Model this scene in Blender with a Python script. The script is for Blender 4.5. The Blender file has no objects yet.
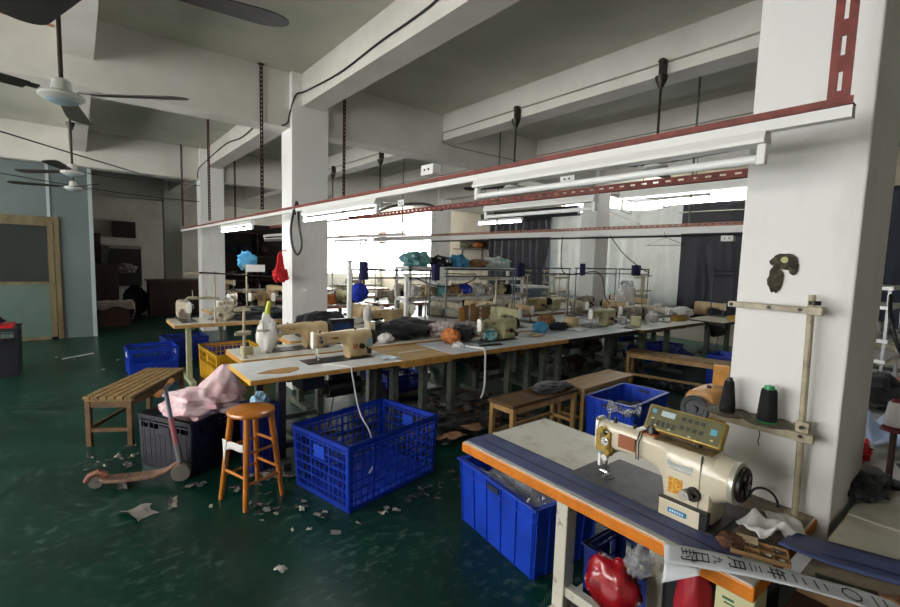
import bpy, bmesh, math, random
from mathutils import Vector, Matrix, noise
random.seed(7)
SC = bpy.context.scene
COL = SC.collection
PI = math.pi
V = Vector

# ---------------------------------------------------------------- materials
def lin(h):
    if isinstance(h, str):
        c = [int(h[i:i+2], 16)/255 for i in (0, 2, 4)]
        return tuple(x/12.92 if x <= .04045 else ((x+.055)/1.055)**2.4 for x in c) + (1,)
    return tuple(h) + (1,)
_M = {}
def mat(name, c, rough=.6, metal=0., c2=None, scale=8., mix=(.4, .65), bump=0., bscale=30., emit=None, es=0., trans=0., alpha=1., aniso=None, spec=.5, sheen=0., coat=0.):
    if name in _M: return _M[name]
    m = bpy.data.materials.new(name); m.use_nodes = True
    nt = m.node_tree; b = nt.nodes['Principled BSDF']
    b.inputs['Base Color'].default_value = lin(c); b.inputs['Roughness'].default_value = rough
    b.inputs['Metallic'].default_value = metal; b.inputs['Specular IOR Level'].default_value = spec
    if trans: b.inputs['Transmission Weight'].default_value = trans
    if alpha < 1: b.inputs['Alpha'].default_value = alpha
    if coat: b.inputs['Coat Weight'].default_value = coat
    if sheen: b.inputs['Sheen Weight'].default_value = sheen
    tc = nt.nodes.new('ShaderNodeTexCoord'); mp = nt.nodes.new('ShaderNodeMapping')
    nt.links.new(tc.outputs['Object'], mp.inputs['Vector'])
    if aniso: mp.inputs['Scale'].default_value = aniso
    if c2 is not None:
        n = nt.nodes.new('ShaderNodeTexNoise'); n.inputs['Scale'].default_value = scale; n.inputs['Detail'].default_value = 6; n.inputs['Roughness'].default_value = .65
        r = nt.nodes.new('ShaderNodeValToRGB'); r.color_ramp.elements[0].position = mix[0]; r.color_ramp.elements[1].position = mix[1]
        r.color_ramp.elements[0].color = lin(c); r.color_ramp.elements[1].color = lin(c2)
        nt.links.new(mp.outputs[0], n.inputs['Vector']); nt.links.new(n.outputs['Fac'], r.inputs['Fac']); nt.links.new(r.outputs['Color'], b.inputs['Base Color'])
    if bump:
        n = nt.nodes.new('ShaderNodeTexNoise'); n.inputs['Scale'].default_value = bscale; n.inputs['Detail'].default_value = 4
        bu = nt.nodes.new('ShaderNodeBump'); bu.inputs['Strength'].default_value = bump; bu.inputs['Distance'].default_value = .01
        nt.links.new(mp.outputs[0], n.inputs['Vector']); nt.links.new(n.outputs['Fac'], bu.inputs['Height']); nt.links.new(bu.outputs['Normal'], b.inputs['Normal'])
    if emit is not None:
        b.inputs['Emission Color'].default_value = lin(emit); b.inputs['Emission Strength'].default_value = es
    _M[name] = m
    return m

white_paint = mat('white_pillar_paint', 'EAEAE7', .6, c2='D2D0CA', scale=3.2, mix=(.5, .85), bump=.2, bscale=14, aniso=(1, 1, .35))
ceil_paint = mat('ceiling_paint', 'BDBDB0', .8, c2='AEAFA2', scale=1.3, bump=.05)
beam_paint = mat('beam_paint', 'D6D4CB', .75, c2='C4C2B8', scale=1.8, mix=(.4, .8), bump=.06)
wall_paint = mat('wall_paint', 'C9C6BC', .8, c2='B2AEA4', scale=1.2, bump=.05)
cream_wall = mat('cream_wall_paint', 'D9CFBD', .8, c2='C7BBA8', scale=1.5)
panel_paint = mat('grey_green_panel', '687473', .45, c2='5C6867', scale=1.0, bump=.02)
panel_trim = mat('panel_trim', 'A9B4B6', .4)
frosted = mat('frosted_panel', '52665D', .35, c2='5D7067', scale=2)
oldwood = mat('door_frame_wood', '746848', .5, c2='5F5133', scale=9, aniso=(1, 1, .2))
glass = mat('window_glass', 'CFE0DD', .03, trans=.95, alpha=.55)
laminate = mat('white_laminate', 'DADCD8', .32, c2='C2C2B9', scale=7, mix=(.45, .75), bump=.03)
laminate_blue = mat('pale_blue_laminate', 'D4DDE2', .3, c2='BFCAD0', scale=6)
laminate_grey = mat('worn_grey_laminate', 'D3D0C1', .38, c2='A79F88', scale=8, mix=(.5, .8), bump=.05)
laminate_brown = mat('stained_laminate', '958770', .45, c2='4C3F31', scale=11, mix=(.4, .7), bump=.06)
plywood = mat('pale_plywood', 'C2A375', .5, c2='A98A5E', scale=7, aniso=(.3, 2, 1), bump=.04)
orange_edge = mat('orange_wood_edging', 'DE8226', .38, c2='C4701E', scale=14, aniso=(1, 1, 1), spec=.5)
gold_edge = mat('honey_wood_edging', 'C9974A', .4, c2='B3833E', scale=12)
lit_edge = mat('lit_wood_edging', 'D9A93A', .4)  # honey edging as it looks in window light, brighter and yellower
benchwood = mat('old_bench_wood', '9A7C4A', .6, c2='6E5430', scale=9, aniso=(2, 2, .5), bump=.1)
benchdark = mat('dark_bench_wood', '6B4E2D', .6, c2='4D3720', scale=8, bump=.1)
benchleg = mat('pale_bench_wood', 'C29C63', .55, c2='A6814B', scale=10, aniso=(1, 1, .2))
stoolwood = mat('orange_stool_wood', 'C97B26', .32, c2='A65F18', scale=9, aniso=(1, 1, .3), coat=.3)
legmetal = mat('grey_green_steel', '666D61', .5, c2='4C5248', scale=9, metal=.1)
legdark = mat('dark_leg_steel', '3E423E', .5, c2='2C2E2B', scale=9, metal=.2)
legwhite = mat('chipped_white_steel', 'D5D2C2', .45, c2='7A5C42', scale=14, mix=(.58, .66))
darkmetal = mat('dark_steel', '23231F', .45, c2='353026', scale=12, metal=.5)
bedmetal = mat('machine_bed_steel', '5A5A5C', .32, metal=.75, c2='47474A', scale=15)
chrome = mat('bright_steel', 'C8C8C4', .2, metal=1.)
rodmetal = mat('aged_cream_steel', 'B5AB90', .45, c2='8D826A', scale=16, mix=(.45, .7))
black_plastic = mat('black_plastic', '15151A', .4)
black_rubber = mat('black_rubber_cable', '101012', .55)
cream = mat('cream_enamel', 'DED4BC', .28, c2='CFC3A5', scale=5, mix=(.45, .8), coat=.25)
tan = mat('tan_enamel', 'C2AA80', .38, c2='A68D62', scale=9, mix=(.42, .7))
sage = mat('sage_enamel', 'B7B48C', .4, c2='9E9A6C', scale=9, mix=(.42, .7))
dusty = mat('dusty_grey_enamel', 'B3AB99', .5, c2='8B816B', scale=13, mix=(.4, .65))
whiteplate = mat('white_plate', 'EDEBE4', .35)
brass = mat('brass_frame', 'B69A4C', .35, metal=.6, c2='94793A', scale=20)
panelface = mat('olive_control_face', '5E5A3C', .35, c2='6E6A48', scale=30)
lcd = mat('pale_lcd', 'C2CFD2', .2)
stickerorange = mat('orange_sticker', 'C97A1A', .5, c2='E2B34A', scale=120, mix=(.45, .55))
blueplate = mat('blue_label', '1C7DB4', .4)
blueink = mat('pale_blue_ink', 'BFCBD2', .5)
brownplate = mat('brown_plate', '9B5E3C', .4)
steelblue = mat('blue_rubber_mat', '4A547E', .5, c2='363F66', scale=8, mix=(.4, .7), bump=.05)
matgroove = mat('dark_blue_groove', '1E2545', .6)
blueplas = mat('blue_crate_plastic', '1238B0', .36, c2='0F2F96', scale=5)
bluedark = mat('deep_blue_crate_plastic', '1A2C80', .4, c2='14225E', scale=5)
bluesolid = mat('royal_blue_tub_plastic', '1E46C4', .33, c2='193CAA', scale=4)
bluelight = mat('light_blue_plastic', '1E4CC8', .4)
yellowplas = mat('yellow_crate_plastic', 'D2A21E', .4, c2='B88A18', scale=6)
blackplas = mat('black_basket_plastic', '1A1A24', .4)
redplas = mat('red_plastic', 'C21A22', .35)
redrust = mat('red_oxide_paint', '83392F', .6, c2='5E2822', scale=22, mix=(.4, .7))
pinkish = mat('faded_red_paint', 'B2806E', .55, c2='93604F', scale=18)
fixwhite = mat('white_fixture_enamel', 'E6E6E2', .4)
tubeoff = mat('white_tube_glass', 'EEF0EE', .25, emit='FFFFFF', es=.0)
tubelit = mat('lit_tube_glass', 'FFFFFF', .3, emit='F4F8FF', es=22.)
sheetpale = mat('pale_plastic_sheet', 'C6D2D6', .35, c2='B6C4C9', scale=3)
_nt = sheetpale.node_tree; _b = _nt.nodes['Principled BSDF']; _t = _nt.nodes.new('ShaderNodeBsdfTranslucent'); _t.inputs['Color'].default_value = lin('DDD8D0'); _x = _nt.nodes.new('ShaderNodeMixShader'); _x.inputs[0].default_value = .2
_nt.links.new(_b.outputs[0], _x.inputs[1]); _nt.links.new(_t.outputs[0], _x.inputs[2]); _nt.links.new(_x.outputs[0], _nt.nodes['Material Output'].inputs['Surface'])
sheetdark = mat('dark_grey_sheet', '3C3C46', .6, c2='33333C', scale=3)
sheetnavy = mat('navy_sheet', '2B2F42', .6)
blackcloth = mat('black_cloth', '121216', .95, sheen=.2, bump=.3, bscale=60)
whitecloth = mat('white_cloth', 'DDDAD6', .85, bump=.2, bscale=30)
patterncloth = mat('patterned_white_cloth', 'CFC6C2', .85, c2='8A6D66', scale=26, mix=(.5, .6))
pinkcloth = mat('pink_white_plastic_bag', 'F0DADD', .4, c2='E3B4BC', scale=7, mix=(.4, .6), bump=.25, bscale=25)
redcloth = mat('red_cloth', 'D81E28', .7, bump=.2)
tealcloth = mat('teal_cloth', '4FA3A6', .75, c2='B9D4D6', scale=12)
bluecloth = mat('sky_blue_cloth', '3F8DB8', .75, c2='5FA6C8', scale=8)
royalcloth = mat('royal_blue_cloth', '2038B8', .75)
browncloth = mat('brown_cloth', '8B5E3E', .8, c2='B98F6B', scale=14)
orangecloth = mat('orange_cloth', 'C7763A', .8, c2='9C5A2A', scale=14)
scrapmat = mat('mixed_scraps', '3E3C38', .9, c2='8C8578', scale=40, mix=(.5, .62))
paper = mat('white_paper', 'E8E8E6', .7)
stripmat = mat('seal_paper', 'D9DCDF', .65, c2='CBD0D5', scale=8)
ink = mat('black_ink', '0B0B0D', .6)
clearbag = mat('clear_plastic_bag', 'E6E8EA', .12, trans=.6, alpha=.5)
redbag = mat('red_glossy_cloth', 'A81420', .25, c2='7C0E18', scale=14, bump=.3, bscale=18, coat=.5)
fandark = mat('dark_fan_blade', '191713', .55, c2='24201A', scale=6)
fanblade2 = mat('brown_fan_blade', '3A3830', .5)
fanmotor = mat('white_fan_enamel', 'C4C6C0', .35)
fanblue = mat('pale_blue_fan_cap', '9FB4BC', .35)
darkcab = mat('maroon_cabinet', '3A1C1A', .5, c2='2B1412', scale=5)
darkblue = mat('dark_blue_fabric', '1A1C30', .9)
cardboard = mat('cardboard', '9C7A52', .8, c2='876745', scale=6)
woodblock = mat('wood_block', 'C28A3E', .5, c2='A9742F', scale=14)
greenyellow = mat('yellow_green_plastic', 'B9C234', .4)
threadblack = mat('black_thread', '0D0D10', .85, bump=.4, bscale=160, aniso=(.1, .1, 3))
threadwhite = mat('white_thread', 'D8D4D2', .8, bump=.3, bscale=160, aniso=(.1, .1, 3))
threadblue = mat('navy_thread', '1B1E48', .8)
conegreen = mat('green_cone_plastic', '1E9A58', .4)
stain = mat('dark_wall_stain', '2A2620', .9)
hole = mat('dark_broken_plaster', '2E2B22', .95, c2='5B5546', scale=60)
greyscoot = mat('dusty_scooter_plastic', '8A6A55', .6, c2='5E4A3E', scale=14)
pinkscoot = mat('dusty_pink_tube', 'A5646C', .5)

def floor_mat():
    m = bpy.data.materials.new('green_painted_concrete'); m.use_nodes = True; nt = m.node_tree; b = nt.nodes['Principled BSDF']; b.inputs['Specular IOR Level'].default_value = .28
    L = nt.links.new; N = nt.nodes.new
    tc = N('ShaderNodeTexCoord')
    def nz(scale, det=6, mp=None):
        n = N('ShaderNodeTexNoise'); n.inputs['Scale'].default_value = scale; n.inputs['Detail'].default_value = det; n.inputs['Roughness'].default_value = .65
        if mp:
            k = N('ShaderNodeMapping'); k.inputs['Scale'].default_value = mp; L(tc.outputs['Object'], k.inputs['Vector']); L(k.outputs[0], n.inputs['Vector'])
        else: L(tc.outputs['Object'], n.inputs['Vector'])
        return n
    def ramp(src, a, b_, ca, cb):
        r = N('ShaderNodeValToRGB'); r.color_ramp.elements[0].position = a; r.color_ramp.elements[1].position = b_
        r.color_ramp.elements[0].color = lin(ca); r.color_ramp.elements[1].color = lin(cb); L(src.outputs['Fac'], r.inputs['Fac']); return r
    base = ramp(nz(1.4), .35, .7, '06281F', '0C3C2F')
    dust = ramp(nz(13, 12, (1, 1.5, 1)), .52, .68, (0, 0, 0), (1, 1, 1))
    mask = ramp(nz(1.1, 3), .4, .6, (0, 0, 0), (1, 1, 1))
    mul = N('ShaderNodeMix'); mul.data_type = 'FLOAT'
    mt = N('ShaderNodeMath'); mt.operation = 'MULTIPLY'; L(dust.outputs[0], mt.inputs[0]); L(mask.outputs[0], mt.inputs[1])
    mt2 = N('ShaderNodeMath'); mt2.operation = 'MULTIPLY'; L(mt.outputs[0], mt2.inputs[0]); mt2.inputs[1].default_value = .26
    mx = N('ShaderNodeMix'); mx.data_type = 'RGBA'; L(mt2.outputs[0], mx.inputs['Factor']); L(base.outputs[0], mx.inputs[6]); mx.inputs[7].default_value = lin('8FA79D')
    L(mx.outputs[2], b.inputs['Base Color'])
    rr = N('ShaderNodeMapRange'); L(mt.outputs[0], rr.inputs[0]); rr.inputs[3].default_value = .3; rr.inputs[4].default_value = .75; L(rr.outputs[0], b.inputs['Roughness'])
    bu = N('ShaderNodeBump'); bu.inputs['Strength'].default_value = .12; bu.inputs['Distance'].default_value = .01; n3 = nz(6, 5); L(n3.outputs['Fac'], bu.inputs['Height']); L(bu.outputs[0], b.inputs['Normal'])
    nt.nodes.remove(mul)
    return m
floor_paint = floor_mat()

# ---------------------------------------------------------------- mesh builder
class MB:
    def __init__(s): s.v = []; s.f = []; s.fm = []; s.m = 0; s.T = Matrix()
    def add(s, vs, fs):
        b = len(s.v); s.v += [s.T @ V(p) for p in vs]; s.f += [tuple(b+i for i in f) for f in fs]; s.fm += [s.m]*len(fs); return s
    def box(s, x0, x1, y0, y1, z0, z1):
        return s.add([(x, y, z) for z in (z0, z1) for y in (y0, y1) for x in (x0, x1)], [(0, 2, 3, 1), (4, 5, 7, 6), (0, 1, 5, 4), (2, 6, 7, 3), (0, 4, 6, 2), (1, 3, 7, 5)])
    def cbox(s, c, d, rot=None):
        old = s.T
        s.T = s.T @ Matrix.Translation(c) @ (rot.to_4x4() if rot is not None else Matrix())
        s.box(-d[0]/2, d[0]/2, -d[1]/2, d[1]/2, -d[2]/2, d[2]/2); s.T = old; return s
    def bar(s, p0, p1, w, h, up=(0, 0, 1)):
        p0, p1 = V(p0), V(p1); d = (p1-p0); L = d.length; d.normalize(); up = V(up)
        if abs(d.dot(up)) > .98: up = V((1, 0, 0))
        a = d.cross(up).normalized(); u = a.cross(d)
        R = Matrix((a, d, u)).transposed(); return s.cbox((p0+p1)/2, (w, L, h), R)
    def cyl(s, p0, p1, r0, r1=None, n=12):
        r1 = r0 if r1 is None else r1; p0, p1 = V(p0), V(p1); d = (p1-p0).normalized(); a = d.orthogonal().normalized(); b = d.cross(a)
        vs = [p+(a*math.cos(2*PI*i/n)+b*math.sin(2*PI*i/n))*r for p, r in ((p0, r0), (p1, r1)) for i in range(n)]
        return s.add(vs, [(i, (i+1) % n, n+(i+1) % n, n+i) for i in range(n)]+[tuple(range(n-1, -1, -1)), tuple(range(n, 2*n))])
    def tube(s, pts, r, n=8, closed=False):
        pts = [V(p) for p in pts]; vs = []; k = len(pts); a = None
        for i, p in enumerate(pts):
            d = (pts[min(i+1, k-1)]-pts[max(i-1, 0)]).normalized()
            a = d.orthogonal().normalized() if a is None else (a-d*a.dot(d)).normalized()
            b = d.cross(a)
            vs += [p+(a*math.cos(2*PI*j/n)+b*math.sin(2*PI*j/n))*r for j in range(n)]
        fs = [(i*n+j, i*n+(j+1) % n, (i+1)*n+(j+1) % n, (i+1)*n+j) for i in range(k-1) for j in range(n)]
        return s.add(vs, fs+[tuple(range(n-1, -1, -1)), tuple(range((k-1)*n, k*n))])
    def lathe(s, c, prof, n=20, axis='z'):
        c = V(c); vs = []
        for r, h in prof:
            for i in range(n):
                t = 2*PI*i/n; x, y = r*math.cos(t), r*math.sin(t)
                vs.append(c+V({'z': (x, y, h), 'x': (h, x, y), 'y': (y, h, x)}[axis]))
        k = len(prof)
        return s.add(vs, [(i*n+j, i*n+(j+1) % n, (i+1)*n+(j+1) % n, (i+1)*n+j) for i in range(k-1) for j in range(n)]+[tuple(range(n-1, -1, -1)), tuple(range((k-1)*n, k*n))])
    def loft(s, secs, caps=True):
        n = len(secs[0]); vs = [p for q in secs for p in q]; k = len(secs)
        fs = [(i*n+j, i*n+(j+1) % n, (i+1)*n+(j+1) % n, (i+1)*n+j) for i in range(k-1) for j in range(n)]
        if caps: fs += [tuple(range(n-1, -1, -1)), tuple(range((k-1)*n, k*n))]
        return s.add(vs, fs)
    def prism(s, poly, f, d0, d1):
        n = len(poly); vs = [f(a, b, d) for d in (d0, d1) for a, b in poly]
        return s.add(vs, [tuple(range(n-1, -1, -1)), tuple(range(n, 2*n))]+[(i, (i+1) % n, n+(i+1) % n, n+i) for i in range(n)])
    def grid(s, fn, nu, nv):
        vs = [fn(i/nu, j/nv) for j in range(nv+1) for i in range(nu+1)]; w = nu+1
        return s.add(vs, [(j*w+i, j*w+i+1, (j+1)*w+i+1, (j+1)*w+i) for j in range(nv) for i in range(nu)])
    def blob(s, c, r, nu=20, nv=12, amp=.15, fr=3., seed=0., flat=None):
        vs = []; c = V(c)
        for j in range(nv+1):
            ph = PI*j/nv
            for i in range(nu):
                t = 2*PI*i/nu; d = V((math.sin(ph)*math.cos(t), math.sin(ph)*math.sin(t), math.cos(ph)))
                q = 1+amp*(noise.noise(d*fr+V((seed, seed*2, 0)))+.5*noise.noise(d*fr*2.3+V((seed, 0, seed))))
                p = V((d.x*r[0]*q, d.y*r[1]*q, d.z*r[2]*q))
                p += c
                if flat is not None and p.z < flat: p.z = flat+.001*(i % 3)
                vs.append(p)
        return s.add(vs, [(j*nu+i, (j+1)*nu+i, (j+1)*nu+(i+1) % nu, j*nu+(i+1) % nu) for j in range(nv) for i in range(nu)])
    def build(s, name, mats, parent=None, bevel=0., smooth=35., solid=0.):
        me = bpy.data.meshes.new(name); me.from_pydata([tuple(p) for p in s.v], [], s.f)
        if not isinstance(mats, (list, tuple)): mats = [mats]
        for m in mats: me.materials.append(m)
        me.polygons.foreach_set('material_index', s.fm)
        bm = bmesh.new(); bm.from_mesh(me); bmesh.ops.recalc_face_normals(bm, faces=bm.faces); bm.to_mesh(me); bm.free()
        if smooth:
            me.polygons.foreach_set('use_smooth', [True]*len(me.polygons)); me.set_sharp_from_angle(angle=math.radians(smooth))
        me.update()
        o = bpy.data.objects.new(name, me); COL.objects.link(o)
        if parent is not None: o.parent = parent
        if solid:
            k = o.modifiers.new('solid', 'SOLIDIFY'); k.thickness = solid
        if bevel:
            k = o.modifiers.new('bevel', 'BEVEL'); k.width = bevel; k.segments = 2; k.limit_method = 'ANGLE'; k.angle_limit = math.radians(40)
        return o

def tag(o, label, cat, group=None, kind=None):
    o['label'] = label; o['category'] = cat
    if group: o['group'] = group
    if kind: o['kind'] = kind
    return o
def thing(name, label, cat, loc=(0, 0, 0), rz=0., group=None):
    o = bpy.data.objects.new(name, None); COL.objects.link(o); o.empty_display_size = .05
    o.location = loc; o.rotation_euler = (0, 0, math.radians(rz)); return tag(o, label, cat, group)
KIDS = {}
def dup(root, loc, rz=0., label=None, group=None, scale=None):
    def cp(o, par):
        c = o.copy(); COL.objects.link(c); c.parent = par
        for ch in [x for x in allobjs if x.parent == o]: cp(ch, c)
        return c
    allobjs = [o for o in root.children_recursive]
    r = cp(root, None); r.location = loc; r.rotation_euler = (0, 0, math.radians(rz))
    if label: r['label'] = label
    if group: r['group'] = group
    if scale: r.scale = scale if isinstance(scale, tuple) else (scale,)*3
    return r
def struct(name, mb, m, parent=None, **k):
    o = mb.build(name, m, parent, **k)
    if parent is None: o['kind'] = 'structure'
    return o
# ---------------------------------------------------------------- room shell
X0, X1, Y0, Y1, H = -4.5, 10.5, -2.5, 18., 3.66
struct('floor', MB().box(X0-.3, X1+.3, Y0-.3, Y1+.3, -.12, 0), floor_paint, smooth=0)
struct('ceiling', MB().box(X0-.3, X1+.3, Y0-.3, Y1+.3, H, H+.15), ceil_paint, smooth=0)
def wall_x(name, x0, x1, ya, yb, holes, m):   # wall in a plane of constant x, holes = (y0,y1,z0,z1)
    mb = MB(); hs = sorted(holes); y = ya
    for a, b, c, d in hs:
        mb.box(x0, x1, y, a, 0, H); mb.box(x0, x1, a, b, 0, c); mb.box(x0, x1, a, b, d, H); y = b
    mb.box(x0, x1, y, yb, 0, H); return struct(name, mb, m, smooth=0)
def wall_y(name, y0, y1, xa, xb, holes, m):
    mb = MB(); hs = sorted(holes); x = xa
    for a, b, c, d in hs:
        mb.box(x, a, y0, y1, 0, H); mb.box(a, b, y0, y1, 0, c); mb.box(a, b, y0, y1, d, H); x = b
    mb.box(x, xb, y0, y1, 0, H); return struct(name, mb, m, smooth=0)
WH = [(.36, 3.4, .9, 2.95), (3.8, 6.4, .9, 2.95), (7.0, 9.8, .9, 2.95)]
EH = [(3.3, 8.3, .95, 3.45), (13.6, 17.94, .9, 3.56)]
NH = [(7.6, 10.44, .9, 3.56)]
wall_x('wall_west', X0-.2, X0, Y0, Y1, WH, wall_paint)
wall_x('wall_east', X1, X1+.2, Y0, Y1, EH, cream_wall)
wall_y('wall_north', Y1, Y1+.2, X0, X1, NH, wall_paint)
wall_y('wall_south', Y0-.2, Y0, X0, X1, [], wall_paint)
wn = 0
def window(axis, c, a, b, z0, z1, inward, nm=3):
    global wn; wn += 1
    mb = MB(); w = .05
    def bx(u0, u1, v0, v1, t=.03):
        if axis == 'x': mb.box(c-t, c+t, u0, u1, v0, v1)
        else: mb.box(u0, u1, c-t, c+t, v0, v1)
    bx(a, b, z0, z0+w); bx(a, b, z1-w, z1)
    for i in range(nm+1):
        u = a+(b-a-w)*i/nm; bx(u, u+w, z0+w, z1-w)
    bx(a+w, b-w, z0+(z1-z0)*.68, z0+(z1-z0)*.68+.04, .02)
    o = struct('window_%d' % wn, mb, fixwhite, smooth=0)
    g = MB()
    if axis == 'x': g.box(c-.003, c+.003, a+w, b-w, z0+w, z1-w)
    else: g.box(a+w, b-w, c-.003, c+.003, z0+w, z1-w)
    gm = mat('clear_pane', 'FFFFFF', .0, trans=1., alpha=.12)
    p = g.build('pane', gm, o, smooth=0)
    L = bpy.data.lights.new('sky_portal', 'AREA'); L.shape = 'RECTANGLE'; L.size = b-a; L.size_y = z1-z0; L.cycles.is_portal = True
    lo = bpy.data.objects.new('sky_portal', L); COL.objects.link(lo)
    if axis == 'x':
        lo.location = (c+(.05 if inward < 0 else -.05)*-1, (a+b)/2, (z0+z1)/2)
        lo.rotation_euler = V((inward, 0, 0)).to_track_quat('-Z', 'Z').to_euler()
    else:
        lo.location = ((a+b)/2, c+.05*inward, (z0+z1)/2); lo.rotation_euler = V((0, inward, 0)).to_track_quat('-Z', 'Z').to_euler()
for a, b, c, d in WH: window('x', X0-.1, a, b, c, d, 1)
for a, b, c, d in EH: window('x', X1+.1, a, b, c, d, -1)
for a, b, c, d in NH: window('y', Y1+.1, a, b, c, d, -1)
# beams and pillars
PY = (.35, 5.38, 10.48, 15.5); PX = (1.94, 7.9)
for y in PY:
    for x in PX:
        if (x, y) == (7.9, 15.5): continue
        struct('pillar', MB().box(x, x+.44, y, y+.34, 0, H), white_paint, bevel=.006, smooth=0)
def segs(lo, hi, cuts):
    out = []; p = lo
    for a, b in sorted(cuts):
        if a > p: out.append((p, a))
        p = max(p, b)
    if p < hi: out.append((p, hi))
    return out
CY = [(y+.07, y+.37) for y in PY]
for x0, x1 in ((-4.5, -4.2), (-2.05, -1.8), (-.06, .17), (2.06, 2.31), (4.14, 4.4), (6.16, 6.42), (8.1, 8.34)):
    mb = MB()
    for a, b in segs(Y0, Y1, [(min(y, c0), max(y+.34, c1)) for y, (c0, c1) in zip(PY, CY)] if x0 in (2.06, 8.1) else CY):
        mb.box(x0, x1, a, b, 3.3, H)
    struct('beam', mb, beam_paint, smooth=0)
for a, b in CY:
    mb = MB()
    for u, w in segs(X0, X1, [(x, x+.44) for x in PX]): mb.box(u, w, a, b, 3.05, H)
    struct('beam', mb, beam_paint, smooth=0)
# office partition with sliding door
mb = MB(); mb.box(-4.5, -1.95, 10.74, 10.84, 0, 3.04); mb.box(-.27, .22, 10.74, 10.84, 0, 3.04); mb.box(-1.95, -.27, 10.74, 10.84, 2.08, 3.04)
struct('wall_partition', mb, panel_paint, smooth=0)
struct('wall_office_side', MB().box(.14, .22, 10.84, 13.2, 0, 3.04), panel_paint, smooth=0)
mb = MB(); mb.box(.17, .23, 10.72, 10.74, 0, 3.04); mb.box(-.40, -.355, 10.72, 10.74, 2.13, 3.04); mb.box(-1.6, -1.55, 10.72, 10.74, 2.13, 3.04)
struct('trim_1', mb, panel_trim, smooth=0)
mb = MB(); mb.box(-1.99, -.25, 10.69, 10.74, 2.06, 2.14); mb.box(-.32, -.25, 10.69, 10.74, 0, 2.06); mb.box(-1.99, -1.92, 10.69, 10.74, 0, 2.06)
d = struct('door_1', mb, oldwood, smooth=0)
mb = MB(); mb.box(-1.92, -.41, 10.705, 10.735, 1.98, 2.06); mb.box(-.41, -.33, 10.705, 10.735, .04, 2.06); mb.box(-1.92, -.41, 10.705, 10.735, .97, 1.02); mb.box(-1.92, -.41, 10.705, 10.735, 0, .05); mb.box(-1.16, -1.1, 10.705, 10.735, 1.02, 1.98)
mb.build('sash', oldwood, d, smooth=0)
MB().box(-1.92, -.41, 10.715, 10.725, .05, .97).build('lower_panel', frosted, d, smooth=0)
MB().box(-1.92, -.41, 10.715, 10.725, 1.02, 1.98).build('glazing', glass, d, smooth=0)
struct('wall_office_back', MB().box(-4.5, .14, 13.1, 13.2, 0, 3.04), panel_paint, smooth=0)

# ---------------------------------------------------------------- camera, world, light
cam = bpy.data.cameras.new('camera'); co = bpy.data.objects.new('camera', cam); COL.objects.link(co); SC.camera = co
YAW, PIT, ROLL = [math.radians(a) for a in (38.718, 5.335, 1.716)]
f = V((math.sin(YAW)*math.cos(PIT), math.cos(YAW)*math.cos(PIT), -math.sin(PIT))); r = V((math.cos(YAW), -math.sin(YAW), 0)); u = r.cross(f)
r, u = r*math.cos(ROLL)+u*math.sin(ROLL), -r*math.sin(ROLL)+u*math.cos(ROLL)
co.matrix_world = Matrix((r, u, -f)).transposed().to_4x4(); co.location = (0, 0, 1.6)
cam.sensor_width = 36; cam.lens = 463.84/900*36; cam.clip_start = .02
w = bpy.data.worlds.new('sky'); SC.world = w; w.use_nodes = True
w.node_tree.nodes['Background'].inputs[0].default_value = (1., .985, .965, 1); w.node_tree.nodes['Background'].inputs[1].default_value = 9.
SC.view_settings.view_transform = 'Standard'; SC.view_settings.look = 'None'; SC.view_settings.gamma = 1; SC.view_settings.exposure = .72
SC.cycles.use_denoising = True
SC.cycles.max_bounces = 8; SC.cycles.diffuse_bounces = 5; SC.cycles.caustics_reflective = False; SC.cycles.caustics_refractive = False
# ---------------------------------------------------------------- sewing machines (needle at x=0, operator on -y, wheel on +x)
def rsec(x, w, b, t, cy=0., n=16, pw=.45):
    out = []; cz = (b+t)/2; hz = (t-b)/2
    for i in range(n):
        a = 2*PI*(i+.5)/n; c, s = math.cos(a), math.sin(a)
        out.append((x, cy+w*math.copysign(abs(c)**pw, c), cz+hz*math.copysign(abs(s)**pw, s)))
    return out
def machine_body(hero=False):
    mb = MB()
    S = [(-.036, .026, .12, .218), (-.03, .036, .112, .228), (.03, .038, .112, .23), (.055, .036, .132, .23), (.17, .042, .138, .232), (.215, .05, .128, .234), (.24, .058, .10, .236), (.252, .066, .055, .236), (.258, .07, .006, .236), (.30, .072, .004, .237)]
    e = .405 if hero else .458; S += [(e-.028, .072, .004, .237), (e-.006, .068, .006, .232), (e, .06, .012, .225)]
    mb.loft([rsec(*q) for q in S]); return mb
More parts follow.
